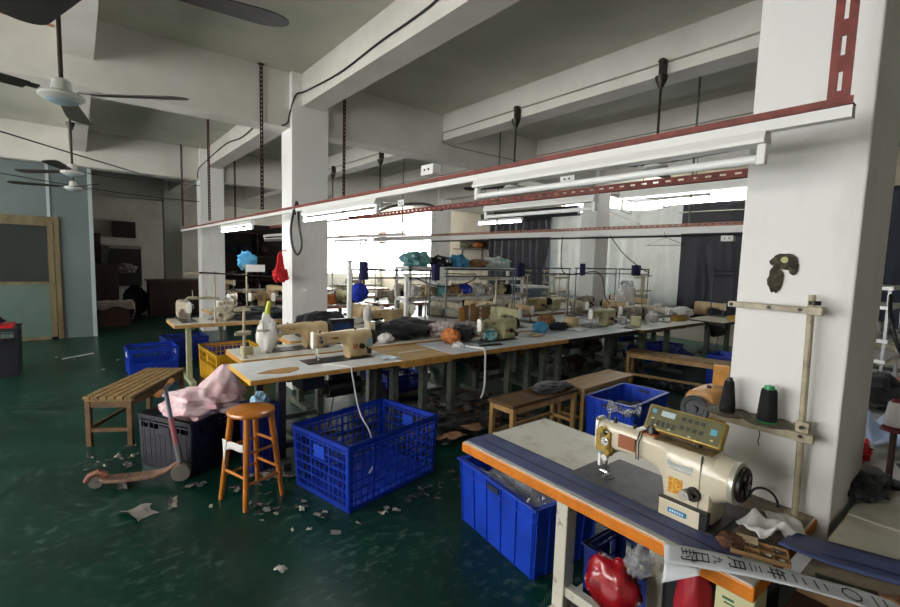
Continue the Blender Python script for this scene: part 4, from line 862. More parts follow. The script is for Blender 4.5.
o = put(MB().cyl((-.22, 0, 0), (.22, 0, 0), .011, n=10).build('white_tube', tubeoff), -.05, 8.75, 35, .012); tag(o, 'thin white tube lying on the green floor before the office panel', 'tube')
def onething(name, label, cat, mb, m, loc, rz=0, **k):
    o = mb.build(name, m, **k); o.location = loc; o.rotation_euler = (0, 0, math.radians(rz)); return tag(o, label, cat)
# ---------------------------------------------------------------- overhead rails
def slotted(mb, p0, p1, w, t=.004, up=(0, 0, 1), slot=.032, pitch=.07, side=None):
    """perforated strip: long edges plus bridges between slots, w along `up`"""
    p0, p1, up = V(p0), V(p1), V(up); d = (p1-p0); L = d.length; d.normalize(); e = w*(.4 if w > .045 else .37)
    for s in (-1, 1): mb.bar(p0+up*s*(w/2-e/2), p1+up*s*(w/2-e/2), t, e, up)
    n = int(L/pitch); k = L/n
    for i in range(n+1):
        a = max(0, i*k-(k-slot)/2); b = min(L, i*k+(k-slot)/2); mb.bar(p0+d*a, p0+d*b, t, w-2*e+.002, up)
def rail(name, label, x, y0, y1, z, m, channel=None, fh=.038, ch=.036):
    t = thing(name, label, 'overhead rail'); mb = MB(); slotted(mb, (x-.018, y0, z+fh/2), (x-.018, y1, z+fh/2), fh) if fh > .03 else mb.box(x-.018, x-.014, y0, y1, z, z+fh); mb.box(x-.018, x+.02, y0, y1, z-.003, z+.001); mb.build('angle_bar', m, t, smooth=0)
    if channel: MB().box(x-.016, x+.018, y0, y1, z-ch, z-.005).build('wire_channel', channel, t, smooth=0)
    return t
rail('overhead_rail', 'red perforated rail with white channel running from the near pillar past the square pillar', 1.62, .335, 10.6, 2.045, redrust, fixwhite, fh=.018)
rail('overhead_rail', 'red slotted rail behind the near one, carrying the lit tube', 2.60, .5, 8.2, 2.055, redrust)
rail('overhead_rail', 'cream rail with white channel crossing before the hanging sheets', 5.25, 1.2, 9.4, 2.045, pinkish, fixwhite, fh=.034, ch=.075)
rail('overhead_rail', 'farther brown rail running towards the bright window', 4.1, 6.3, 13.5, 2.0, pinkish, fixwhite)
def hanger(label, x, y, z0, z1, m, name='hanging_rod', w=.034, holes=True, ax='y'):
    t = thing(name, label, 'rod', (x, y, z0)); mb = MB()
    if holes: slotted(mb, (0, 0, 0), (0, 0, z1-z0), w, .004, (0, 1, 0) if ax == 'y' else (1, 0, 0), pitch=.088 if w > .045 else .045, slot=.05 if w > .045 else .016)
    else: mb.cyl((0, 0, 0), (0, 0, z1-z0), w/2, n=10)
    mb.build('bar', m, t, smooth=0); MB().box(-.03, .03, -.025, .025, z1-z0-.006, z1-z0).build('bolt_plate', darkmetal, t); return t
hanger('wide red perforated upright running up the face of the near white pillar', 1.625, .372, 2.066, 3.64, redrust, w=.05)
darkred = mat('dark_red_rust', '4A2420', .6, c2='2E1814', scale=20)
for x, y, lb in ((1.62, 5.415, 'dark perforated rod hanging before the square pillar'), (1.62, 8.07, 'dark perforated rod hanging before the second white pillar'), (1.62, 10.44, 'dark rod hanging beside the wires, beyond the second white pillar'),
                 (2.60, 5.415, 'red-brown rod hanging just past the square pillar'), (2.58, 10.44, 'dark rod hanging between the two square pillars')):
    hanger(lb, x, y, 2.1 if x < 2 else 2.12, H-.004, darkred, w=.036, ax='x')
for x, y, lb in ((5.25, 5.41, 'thin pale rod hanging behind the ceiling fan rod'), (5.25, 2.4, 'thin pale rod above the cream rail, by the near pillar'), (5.25, 8.2, 'thin pale rod above the far end of the cream rail')):
    hanger(lb, x, y, 2.07, H-.004, legmetal, w=.022, holes=False)
# fluorescent fittings
def fitting(label, x, y0, y1, z, lit=False, group=None):
    t = thing('hanging_light', label, 'light', (x, y0, z), 0, group); L = y1-y0
    MB().prism([(-.03, 0), (.03, 0), (.03, .012), (.018, .045), (-.018, .045), (-.03, .012)], lambda a, b, d: (a, d, b), 0, L).build('housing', fixwhite, t, bevel=.002, smooth=0)
    for s, yy in ((-1, .012), (1, L-.012)): MB().box(-.012, .012, yy-.012, yy+.012, -.06, .001).build('lamp_holder', fixwhite, t, bevel=.003, smooth=0)
    MB().cyl((0, .024, -.042), (0, L-.024, -.042), .014, n=16).build('tube', tubelit if lit else tubeoff, t); return t
fitting('long white tube light under the near rail, beside the near pillar', 1.625, .53, 1.84, 1.975)
fitting('white tube light under the near rail, just past the square pillar', 1.625, 2.85, 4.2, 1.965, lit=True)
fitting('white tube light under the near rail, between the square pillar and the second white pillar', 1.625, 5.8, 7.3, 1.955, lit=True)
fitting('white tube light under the second rail, unlit', 2.60, 1.78, 2.82, 2.0)
fitting('lit white tube under the second rail near the pillar edge', 2.60, .55, 1.60, 2.0, lit=True)
onething('rail_shadow_line', 'black line standing in for the shadow gap just under the cream rail', 'shadow line', MB().cyl((0, 0, 0), (0, 8.0, 0), .012, n=8), black_rubber, (5.25, 1.3, 1.945))  # dark bar in place of the shadow gap below the rail
fitting('added lit tube hung before the window beside the hanging sheets, past the near pillar edge', 6.9, 2.9, 4.1, 2.60, lit=True)  # added lamp, put in to brighten the middle tables
for yy in (3.1, 3.9): hanger(('thin rod holding the added tube before the sheets, nearer the white pillar', 'thin rod holding the added tube before the sheets, farther from the white pillar')[yy > 3.5], 6.9, yy, 2.647, H-.004, legmetal, w=.012, holes=False)
fitting('added lit tube hung over the rows beyond the cloth rack', 6.9, 6.4, 7.7, 2.45, lit=True)  # second added lamp, brightens the rows behind
for yy in (6.6, 7.5): hanger(('thin rod of the added tube beyond the cloth rack, nearer end', 'thin rod of the added tube beyond the cloth rack, farther end')[yy > 7], 6.9, yy, 2.497, H-.004, legmetal, w=.012, holes=False)
fitting('white tube light hung low beyond the second white pillar', 3.0, 8.6, 9.9, 1.96)
fitting('white tube light on the farther brown rail', 4.1, 7.6, 8.9, 1.9)
fitting('second white tube light on the farther brown rail', 4.1, 10.2, 11.5, 1.9)
t = thing('hanging_tube', 'broken taped white tube poking out from the second rail', 'tube', (2.9, 1.76, 2.06)); 
MB().cyl((0, 0, 0), (.02, -.3, -.075), .026, .018, 16).build('tube', fixwhite, t); MB().cyl((.012, -.14, -.036), (.02, -.27, -.068), .024, .021, 12).build('tape', mat('old_tape', 'A99B78', .7), t); MB().cyl((0, .012, .003), (0, -.012, -.003), .03, n=18).build('end_ring', black_plastic, t)
onething('hanging_strip', 'thin white strip dangling on a cord below the broken taped tube', 'strip', MB().bar((0, .2, .1), (0, -.12, -.02), .03, .012), fixwhite, (4.0, 2.4, 2.0))
onething('hanging_string', 'thin cord holding the dangling white strip', 'cord', MB().cyl((0, 0, 0), (-.35, -.1, .0), .003, n=6).tube([(0, 0, .0), (0, 0, .24)], .003, 5), darkmetal, (4.0, 2.36, 2.07))
for x, y, z, lb in ((1.63, 2.25, 2.09, 'white junction box sitting on the near rail'), (2.63, 2.02, 2.14, 'cream socket box on the second rail above the unlit tube'), (2.63, 4.1, 2.14, 'white clamp box on the second rail, farther along'), (5.27, 2.0, 1.88, 'grey socket box under the cream rail near the pillar edge')):
    t = thing('junction_box', lb, 'box', (x, y, z)); MB().box(-.03, .03, -.06, .06, 0, .06).build('case', fixwhite, t, bevel=.004, smooth=0); mb = MB(); mb.cyl((-.031, -.02, .03), (-.034, -.02, .03), .007, n=8); mb.cyl((-.031, .02, .03), (-.034, .02, .03), .007, n=8); mb.build('socket_holes', darkmetal, t)
onething('junction_box', 'pale double box hanging below the near rail beyond the long tube light', 'box', MB().box(-.03, .03, -.09, .09, -.09, 0).box(-.032, .032, -.002, .002, -.09, 0), fixwhite, (1.62, 2.1, 2.0), smooth=0) if False else None
# ceiling fans
def fan(name, label, loc, top, ang, R=.68, m=fandark, w=.13, cap=fanmotor):
    t = thing(name, label, 'ceiling fan', loc); h = top-loc[2]
    MB().cyl((0, 0, .06), (0, 0, h-.002), .011, n=10).build('downrod', darkmetal, t)
    mb = MB(); mb.lathe((0, 0, 0), [(0, h-.1), (.02, h-.1), (.05, h-.03), (.055, h-.002), (0, h-.002)], 20); mb.build('canopy', darkmetal, t)
    mb = MB(); mb.lathe((0, 0, 0), [(0, -.02), (.05, -.02), (.085, -.012), (.104, .002), (.104, .014), (.088, .026), (.05, .034), (.042, .09), (.03, .1), (0, .1)], 32); mb.build('motor', cap, t)
    mb = MB(); mb.lathe((0, 0, 0), [(0, -.032), (.045, -.03), (.07, -.02), (.075, -.016), (0, -.015)], 28); mb.build('bottom_cap', fanblue, t)
    for k in range(3):
        a = math.radians(ang+120*k); Rm = Matrix.Rotation(a, 4, 'Z') @ Matrix.Rotation(math.radians(10), 4, 'X')
        mb = MB(); mb.T = Rm; n = 14; pts = [(.15, -w*.35)]
        pts += [(R*.8, -w/2)]+[(R-w/2+w/2*math.cos(b), w/2*math.sin(b)) for b in [(-PI/2+PI*i/n) for i in range(n+1)]]+[(R*.8, w/2), (.15, w*.35)]
        mb.prism(pts, lambda p, q, d: (p, q, d+.02), 0, .004); mb.box(.1, .22, -.02, .02, .024, .032); mb.build('blade', m, t, smooth=0)
    return t
fan('ceiling_fan', 'ceiling fan overhead with a broad dark blade reaching into view', (.05, 2.1, 2.53), 3.3, -7, R=.67, w=.22)
fan('ceiling_fan', 'white-hubbed ceiling fan with brown blades below the short beam', (-.04, 3.4, 2.42), 3.3, -37, m=fanblade2)
fan('ceiling_fan', 'second ceiling fan along the office aisle', (-.02, 6.65, 2.42), 3.3, 15, m=fanblade2)
fan('ceiling_fan', 'third ceiling fan along the office aisle, hanging before the grey panels', (-.02, 8.3, 2.42), 3.3, 50, m=fanblade2)
fan('ceiling_fan', 'ceiling fan above the rails near the white pillar top', (4.08, 2.2, 2.48), 3.27, 20)
fan('ceiling_fan', 'ceiling fan beyond the long tube light', (4.08, 3.95, 2.48), 3.27, -10)
fan('ceiling_fan', 'ceiling fan behind the red-brown rod by the square pillar', (4.08, 9.0, 2.6), 3.27, 30)
fan('ceiling_fan', 'ceiling fan far over the bright window side', (4.08, 7.1, 2.5), 3.27, 60)
# conduits along beams
def conduit(label, pts, r=.008, m=None, name='ceiling_conduit'):
    mb = MB(); mb.tube(pts, r, 6); return tag(mb.build(name, m or mat('conduit_grey', '8E8B7E', .5)), label, 'conduit')
conduit('thin pipe along the second ceiling beam face', [(4.12, .8, 3.40), (4.12, 5.42, 3.40), (4.12, 5.43, 3.28), (4.3, 5.43, 3.25), (6.1, 5.43, 3.25)])
conduit('thin pipe along the third ceiling beam face', [(6.14, .9, 3.40), (6.14, 5.42, 3.40)])
conduit('thin pipe along the second ceiling beam beyond the cross beam', [(4.12, 5.8, 3.40), (4.12, 10.5, 3.40)])
conduit('thin pipe along the third ceiling beam beyond the cross beam', [(6.14, 5.8, 3.40), (6.14, 10.5, 3.40)])
conduit('thin red pipe along the cross beam by the office aisle', [(-4, 5.43, 3.50), (-.09, 5.43, 3.50)], .01, pinkish)
for x, y in ((4.09, 2.2), (4.09, 3.95), (4.09, 7.1), (4.09, 9.0)):
    t = thing('lamp_hook', 'dark hook clamp fixed on the second ceiling beam', 'hook', (x, y, 3.3), 0, 'hook clamps on the ceiling beam'); mb = MB(); mb.box(-.03, .045, -.02, .02, -.02, .12); mb.build('clamp', darkmetal, t); MB().cyl((-.02, -.03, .1), (-.02, .03, .1), .012, n=8).build('pin', darkmetal, t)
# cables
def cable(label, pts, r=.006, m=black_rubber): o = ribbon(label, pts, m, r*2, 'hanging_cable'); return o
cable('black cable running down along the face of the first ceiling beam to the square pillar', [(2.045, 2.3, 3.50), (2.045, 2.9, 3.42), (2.045, 3.6, 3.41), (2.045, 4.4, 3.38), (2.045, 5.25, 3.43), (1.98, 5.36, 3.40), (1.925, 5.40, 3.20), (1.915, 5.44, 3.10), (1.85, 5.445, 3.06)], .009)
cable('black cable on the beam beyond the cross beam, ending at the second white pillar', [(2.045, 5.85, 3.60), (2.045, 6.8, 3.47), (2.045, 7.8, 3.40), (2.045, 8.8, 3.47), (2.045, 10.2, 3.42), (1.92, 10.45, 3.25), (1.90, 10.47, 3.06)], .01)
cable('long sagging black cable crossing the aisle below the beams', [(-2.2, 6.0, 3.0), (-1.0, 6.6, 2.85), (.1, 7.6, 2.76), (1.0, 8.9, 2.78), (1.9, 10.3, 2.9)], .008)
cable('second thin dark cable crossing above the office door', [(-2.6, 8.6, 2.75), (-.9, 9.0, 2.62), (.6, 9.6, 2.55), (1.9, 10.35, 2.6)], .006)
cable('black cable loop hanging on the square pillar from the near rail', [(1.60, 4.38, 2.03), (1.57, 4.38, 1.85), (1.58, 4.36, 1.68), (1.60, 4.29, 1.61), (1.62, 4.24, 1.70), (1.60, 4.26, 1.9), (1.62, 4.33, 2.05), (1.62, 4.38, 2.1), (1.60, 4.36, 1.98)], .011)
cable('dark cable knotted along the second rail', [(2.6, 7.4, 2.07), (2.6, 6.4, 2.05), (2.55, 5.6, 2.1), (2.6, 4.9, 2.07), (2.62, 4.3, 2.15), (2.6, 3.7, 2.13), (2.6, 3.4, 2.05)], .012)
cable('thin black cable looping down beside the far pillar to a machine', [(5.25, 4.1, 1.98), (5.3, 4.15, 1.75), (5.28, 4.1, 1.5), (5.4, 4.0, 1.45), (5.8, 3.95, 1.5), (5.95, 3.9, 1.42), (5.9, 3.8, 1.15), (5.95, 3.75, 1.05)], .007)
cable('thin black cable slanting across the pale sheet', [(5.3, 3.4, 1.98), (6.0, 3.6, 1.75), (6.7, 3.7, 1.55), (6.9, 3.7, 1.5)], .007)
cable('black cable hanging in a curve beneath the white rack', [(3.3, 4.8, 1.36), (3.6, 4.85, 1.27), (3.9, 4.9, 1.24), (4.3, 4.95, 1.30), (4.5, 5.0, 1.38)], .008)
ob = onething('clothes_hanger', 'thin wire clothes hanger hanging under the cream rail before the pale sheet', 'hanger', MB().tube([(0, -.22, 0), (0, .22, 0), (0, 0, .09), (0, -.22, 0)], .003, 5).tube([(0, 0, .09), (0, .01, .12), (0, .025, .135), (0, .02, .15)], .003, 5), darkmetal, (5.2, 2.62, 1.84))
onething('hanging_hook', 'small white hook hanging before the dark sheet by the near pillar', 'hook', MB().tube([(0, 0, .1), (0, .01, 0), (0, -.015, -.02), (0, -.03, 0)], .008, 8), fixwhite, (5.2, 1.75, 1.88))
# ---------------------------------------------------------------- sheets on the east side
def sheet(name, label, y0, y1, ztop, zbot, m, x=10.3, folds=14, amp=.05, seed=0., sag=0.):
    def fn(a, b):
        y = y0+(y1-y0)*a; zt = ztop-sag*math.sin(PI*a); z = zbot+(zt-zbot)*b
        q = math.sin(a*folds*2*PI+1.5*noise.noise(V((a*4, b*2, seed)))+seed)*(.3+.7*(1-b))+1.2*noise.noise(V((a*5, b*3, seed)))
        return (x+amp*q, y, z)
    mb = MB(); mb.grid(fn, 90, 24); o = mb.build(name, m, smooth=80, solid=.004); return tag(o, label, 'sheet')
sheet('hanging_sheet', 'dark grey folded plastic curtain beside the small wall shelf', 8.45, 11.0, 2.86, .7, sheetdark, folds=9, amp=.06, seed=2.)
sheet('hanging_sheet', 'pale blue-grey sheet between the dark curtain and the far pillar', 6.55, 8.42, 2.95, .7, sheetpale, folds=5, amp=.025, seed=5.)
sheet('hanging_sheet', 'wide pale plastic sheet hanging over the window, with slumped top edge', 4.75, 6.6, 3.0, .7, sheetpale, x=10.2, folds=5, amp=.05, seed=7., sag=.12)
sheet('hanging_sheet', 'dark charcoal sheet beside the pale one, meeting the near pillar edge', 3.0, 4.78, 2.95, .5, sheetdark, x=10.15, folds=4, amp=.04, seed=9.)
sheet('hanging_sheet', 'navy sheet seen past the side of the near pillar', .4, 3.02, 3.0, .5, sheetnavy, x=10.25, folds=6, amp=.05, seed=11.)
onething('sheet_rail', 'black bar holding the dark grey curtain', 'bar', MB().box(-.06, .06, -1.85, 1.85, -.13, .13), black_plastic, (10.15, 9.3, 2.98), smooth=0)
onething('curtain_rod', 'grey rod across the top of the charcoal sheet', 'rod', MB().cyl((0, -1, 0), (0, 1, .03), .015, n=10), chrome, (10.0, 3.8, 2.72))
t = thing('wall_shelf', 'small dark brown wall shelf with coloured bundles', 'shelf', (10.3, 11.75, 1.98)); MB().box(-.15, .19, -.85, .85, 0, .03).box(-.15, .19, -.85, .85, .28, .3).box(.17, .19, -.85, .85, .03, .28).build('board', mat('dark_brown_board', '4A3022', .6), t, smooth=0)
for s in (-1, 1): MB().box(-.02, .02, s*.5-.02, s*.5+.02, -.6, 0).build('leg', mat('dark_brown_board', '4A3022', .6), t, smooth=0)
cloth('cloth_bundle', 'orange bundle on the small wall shelf', 'cloth', (10.3, 11.45, 2.12), (.12, .22, .11), orangecloth, 3., .3, flat=2.012)
cloth('cloth_bundle', 'green-brown bundle on the small wall shelf', 'cloth', (10.3, 12.1, 2.12), (.12, .25, .11), mat('green_brown', '4E5B33', .8, c2='A9A27C', scale=14), 5., .35, flat=2.012)
# clear plastic cone-shaped sheet
cloth('plastic_bag', 'clear plastic draped upright behind the far white table', 'bag', (7.3, 4.2, TH+.28), (.18, .14, .3), clearbag, 2., .4, flat=TH+.003)
# ---------------------------------------------------------------- dense machine rows beyond
tp = T5; G = 'tables in the crowded rows behind'
n1 = 'plain machine table crowded in the rows behind the middle row'
for (x, y, L, lab) in ((3.3, 5.3), (4.75, 5.3), (6.2, 5.35), (7.6, 5.35), (8.9, 5.2), (3.6, 7.6), (5.1, 7.6), (6.6, 7.6), (8.0, 7.8), (3.4, 9.0), (4.9, 9.0), (6.4, 9.2)) if False else ():
    pass
tabA = put(make_table('sewing_table', n1, 1.3, .6, laminate, pinkish, group=G, leg=legmetal, under=False), 3.25, 5.3)
rowspots = [(4.56, 5.3), (5.89, 5.35), (7.2, 5.35), (9.05, 5.2), (3.5, 7.7), (4.95, 7.7), (6.4, 7.7), (7.85, 7.9), (9.2, 7.9), (3.4, 9.4), (4.9, 9.4), (6.4, 9.4), (3.0, 11.6), (4.6, 11.6), (6.2, 11.6)]
for x, y in rowspots: dup(tabA, (x, y, 0), random.choice((0, 180)))
GM = 'machines in the crowded rows behind'; lm = {'tan': 'tan machine head in the crowded rows behind the middle row', 'sage': 'sage machine head in the crowded rows behind the middle row', 'dusty': 'dusty grey machine head in the crowded rows behind the middle row'}
protos = {}
for k, m in (('tan', tan), ('sage', sage), ('dusty', dusty)):
    protos[k] = make_machine('sewing_machine', lm[k], m, group=k+' '+GM)
random.seed(11); first = {k: True for k in protos}
spots = []; OCC = []
def free(x, y, r, add=True):
    if any((x-a)**2+(y-b)**2 < (r+c)**2 for a, b, c in OCC): return False
    if add: OCC.append((x, y, r))
    return True
for x, y in [(3.25, 5.3)]+rowspots:
    for dx in ((-.35, .3) if y < 8 else (-.3,)): spots.append((x+dx, y+random.uniform(-.04, .04), random.choice((0, 180, 90, 70, 110))))
for i, (x, y, rz) in enumerate(spots):
    k = ('tan', 'sage', 'dusty', 'tan', 'dusty')[i % 5]; cc = math.cos(math.radians(rz)); ss = math.sin(math.radians(rz)); x -= .2*cc; y -= .17*ss
    for q in (-.02, .17, .36): OCC.append((x+q*cc, y+q*ss, .12))
    if first[k]: put(protos[k], x, y, rz, TH); first[k] = False
    else: dup(protos[k], (x, y, TH), rz)
# more machine heads in view on the second row
for x, y, rz, k, lb in ((4.45, 4.02, 90, 'sage', 'sage machine turned end-on behind the cardboard pieces'), (4.95, 4.25, 80, 'tan', 'tan machine turned end-on at the start of the pale cutting table'), (6.4, 4.35, 60, 'dusty', 'dusty machine on the pale cutting table'), (7.15, 4.1, 80, 'tan', 'tan machine between the pale and white cutting tables'), (6.95, 3.35, 100, 'dusty', 'dusty machine at the back of the far white table'), (8.3, 4.35, 70, 'tan', 'tan machine at the far end of the white cutting table'), (8.75, 3.2, 90, 'tan', 'tan machine on the dark-edged far table'), (3.72, 3.52, 90, 'dusty', 'dusty machine beside the sage one') ):
    if lb.startswith('dusty machine beside the sage'): continue
    dup(protos[k], (x, y, TH), rz, lb, 'single machines on the second row')
# thread frames with navy spools
def frame(label, x0, x1, y, z=1.5, m=mat('blue_grey_steel', '4A525C', .4, metal=.5)):
    t = thing('thread_rack', label, 'thread frame', (x0, y, TH+.001)); h = z-TH
    for x in (.03, x1-x0-.03): MB().cyl((x, 0, 0), (x, 0, h), .009, n=8).build('post', m, t)
    MB().box(0, x1-x0, -.01, .01, h-.008, h+.012).build('top_bar', m, t, smooth=0); MB().box(0, x1-x0, -.008, .008, h-.09, h-.075).build('lower_bar', m, t, smooth=0)
    mb = MB()
    for i in range(5): u = (x1-x0)*(i+.5)/5; mb.tube([(u, -.01, h-.08), (u+.02, -.03, h-.11), (u+.01, -.02, h-.13)], .0025, 5)
    mb.build('thread_guides', darkmetal, t); return t
frame('grey thread frame over the grey-topped table by the square pillar', 2.15, 3.2, 4.23, 1.47)
frame('grey thread frame behind the sage machine', 3.4, 4.6, 4.25, 1.49)
frame('grey thread frame over the pale cutting table', 4.85, 6.15, 4.5, 1.52)
frame('grey thread frame over the far part of the pale cutting table', 6.2, 7.4, 4.45, 1.53)
frame('grey thread frame over the white cutting table', 7.45, 8.5, 4.45, 1.53)
frame('grey thread frame at the end before the charcoal sheet', 8.6, 9.5, 3.35, 1.55)
sp0 = None
for i, (x, y, z) in enumerate(((3.23, 4.2, 1.36), (4.68, 4.25, 1.40), (4.9, 4.4, 1.40), (6.35, 4.42, 1.42), (7.9, 4.42, 1.42), (8.05, 4.42, 1.42), (2.3, 4.2, 1.37))):
    if sp0 is None:
        sp0 = thing('hanging_spool', 'tall navy thread block hung on a grey thread frame', 'thread spool', (x, y, z), 0, 'navy blocks on the thread frames'); MB().box(-.042, .042, -.03, .03, 0, .19).build('thread_block', threadblue, sp0, bevel=.012); MB().cyl((0, 0, -.02), (0, 0, .18), .006, n=8).build('spindle', darkmetal, sp0)
    else: dup(sp0, (x, y, z))
# clutter bundles across the crowded rows
random.seed(5); cm = [whitecloth, patterncloth, browncloth, tealcloth, blackcloth, cardboard, dusty, royalcloth, orangecloth, paper, mat('grey_bundle', '77787C', .9), tan]
nm = {id(whitecloth): 'white', id(patterncloth): 'patterned', id(browncloth): 'brown', id(tealcloth): 'teal', id(blackcloth): 'black', id(cardboard): 'cardboard-brown', id(dusty): 'dusty grey', id(royalcloth): 'royal blue', id(orangecloth): 'orange', id(paper): 'white', id(tan): 'tan'}
for i in range(46):
    m = cm[i % len(cm)]; c = nm.get(id(m), 'grey')
    r = (random.uniform(.08, .17), random.uniform(.07, .13), random.uniform(.05, .13))
    for _ in range(25):
        x, y = random.choice([(3.25, 5.3)]+rowspots[:9]); x += random.uniform(-.5, .5); y += random.uniform(-.16, .16)
        if free(x, y, max(r[:2])*1.05): break
    else: continue
    cloth('cloth_bundle', '%s cloth bundle on the tables of the crowded rows behind' % c, 'cloth', (x, y, TH+r[2]*.8), r, m, i*1.3, .45, 3, flat=TH+.003, group='%s bundles in the crowded rows' % c, nu=16, nv=10)
mc = [blueplas, bluedark, yellowplas, blackplas]; k0 = []
for i in range(9):
    x, y = ([(3.25, 5.3)]+rowspots)[i]; c = ('royal blue', 'dark blue', 'yellow', 'black')[i % 4]
    crate('plastic_crate', '%s crate under the tables of the crowded rows behind' % c, 'crate', .46, .34, .32, mc[i % 4], (x+random.uniform(-.12, .12), y+.24, .002), 0, 6, 4, 3, group='%s crates under the crowded rows' % c, solidh=.25)
# under-table darkness: machine pedals and boxes are parts of the tables; loose dark bundles
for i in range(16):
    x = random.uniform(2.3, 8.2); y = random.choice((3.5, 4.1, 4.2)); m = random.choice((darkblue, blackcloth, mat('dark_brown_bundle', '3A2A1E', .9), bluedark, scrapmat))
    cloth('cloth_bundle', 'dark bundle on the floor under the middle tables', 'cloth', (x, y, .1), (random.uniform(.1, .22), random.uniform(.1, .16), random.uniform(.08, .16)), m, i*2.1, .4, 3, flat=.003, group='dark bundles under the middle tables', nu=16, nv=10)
t = thing('cabinet', 'blue-grey metal cabinet with white top beyond the pale cutting table', 'cabinet', (7.15, 6.35, 0)); MB().box(-.25, .25, -.25, .25, .02, 1.1).build('body', mat('blue_grey_cabinet', '6A8196', .5), t, smooth=0); MB().box(-.42, .28, -.28, .28, 1.1, 1.14).build('top', fixwhite, t, smooth=0); MB().box(-.24, .24, -.26, -.25, .6, 1.05).build('door', mat('blue_grey_cabinet', '6A8196', .5), t, smooth=0); MB().box(-.24, .24, -.265, -.25, .56, .585).build('shelf_edge', mat('pale_wood_shelf', 'D8BE98', .6), t, smooth=0)
# ---------------------------------------------------------------- dark recess beyond the office corner
t = thing('cabinet', 'dark maroon cabinet standing in the dark recess behind the office panels', 'cabinet', (.42, 13.6, 0)); MB().box(-.22, .3, -.25, .25, .02, 1.28).build('body', darkcab, t, bevel=.01, smooth=0); MB().box(-.2, .03, -.26, -.25, .1, 1.2).build('door', darkcab, t, smooth=0); MB().box(.05, .28, -.26, -.25, .1, 1.2).build('door', darkcab, t, smooth=0)
t = thing('side_table', 'low brown table under a white cloth at the recess entrance', 'table', (.56, 12.2, 0)); MB().box(-.28, .26, -.25, .25, .0, .48).build('body', mat('brown_low_table', '4A2C1E', .6), t, smooth=0)
mb = MB(); mb.grid(lambda a, b: (-.32+.66*a+.02*math.sin(b*20), -.3+.6*b, .507+.02*noise.noise(V((a*5, b*5, 1)))), 14, 12); mb.grid(lambda a, b: (.34+.02*math.sin(a*14), -.3+.6*a, .49-.42*b*(.5+.5*a)), 14, 6); mb.grid(lambda a, b: (-.32+.66*a, -.3-.01*math.sin(a*16), .49-.1*b*(1+.4*math.sin(a*9))), 14, 4); o = mb.build('tablecloth', mat('recess_cloth', 'B5A79C', .9, c2='9A8A80', scale=10), smooth=80, solid=.004); o.location = (.56, 12.2, 0); tag(o, 'rumpled pale cloth on the low brown table', 'cloth')
t = thing('counter', 'long dark brown counter in the recess before the far pillar', 'counter', (1.95, 13.7, 0)); MB().box(-.62, .75, -.3, .3, 0, .86).build('body', mat('dark_counter', '38201A', .5), t, smooth=0); MB().box(-.66, .79, -.34, .34, .86, .9).build('worktop', mat('dark_counter_top', '50352A', .45), t, smooth=0)
cloth('cloth_bundle', 'dark blue heap standing between the maroon cabinet and the counter', 'cloth', (1.08, 14.0, .35), (.26, .3, .38), darkblue, 3., .3, flat=.003)
t = thing('wall_unit', 'dark shelf unit with papers on the recess wall', 'shelf', (1.15, 17.75, .5)); MB().box(-.4, .4, -.2, .22, 0, 1.15).build('carcass', mat('dark_unit', '1E1A18', .6), t, smooth=0); MB().box(-.42, .42, -.22, .22, 1.15, 1.25).build('top', mat('pale_unit_top', '8F8A80', .6), t, smooth=0)
cloth('paper_pile', 'pale pile of papers on the dark recess shelf', 'papers', (1.1, 17.4, 1.05), (.3, .12, .13), mat('pale_pile', '8A8580', .9, c2='5B5652', scale=20), 3., .5, 4, kind='stuff')
onething('wall_box', 'dark square box fixed high on the recess wall', 'box', MB().box(-.3, .3, -.14, .0, -.25, .25), mat('dark_wall_box', '221C1A', .5), (1.15, 17.995, 2.25), smooth=0)
t = thing('door_panel', 'narrow dark brown panel at the recess wall edge', 'panel', (.3, 17.9, 0)); MB().box(-.3, .25, -.05, .05, 0, 2.1).build('board', darkcab, t, smooth=0)
# shelves of dark goods between the two white pillars
t = thing('storage_rack', 'dark storage rack with goods between the two square pillars', 'rack', (3.9, 14.7, 0))
for z in (.1, .8, 1.5, 2.2): MB().box(-1.1, 1.6, -.3, .3, z, z+.04).build('shelf_board', darkcab, t, smooth=0)
for x in (-1.1, .25, 1.56): MB().box(x, x+.05, -.3, .3, 0, 2.3).build('upright', darkmetal, t, smooth=0)
random.seed(9)
for i in range(14):
    z = (.14, .84, 1.54)[i % 3]; x = (3.08, 3.5, 3.93, 4.42, 4.85)[i//3]; m = random.choice((darkblue, darkcab, blackcloth, mat('dark_brown_bundle', '3A2A1E', .9)))
    cloth('cloth_bundle', 'dark goods bundle on the storage rack between the square pillars', 'cloth', (x, 14.68, z+.2), (.165, .2, .14), m, i*2., .15, 3, flat=z+.045, group='dark goods on the storage rack', nu=14, nv=8)
onething('wall_board', 'dark board closing the back of the storage rack', 'board', MB().box(-1.2, 2.6, -.03, .03, 0, 2.5), mat('dark_board', '2A211F', .7), (3.9, 15.1, 0), smooth=0)
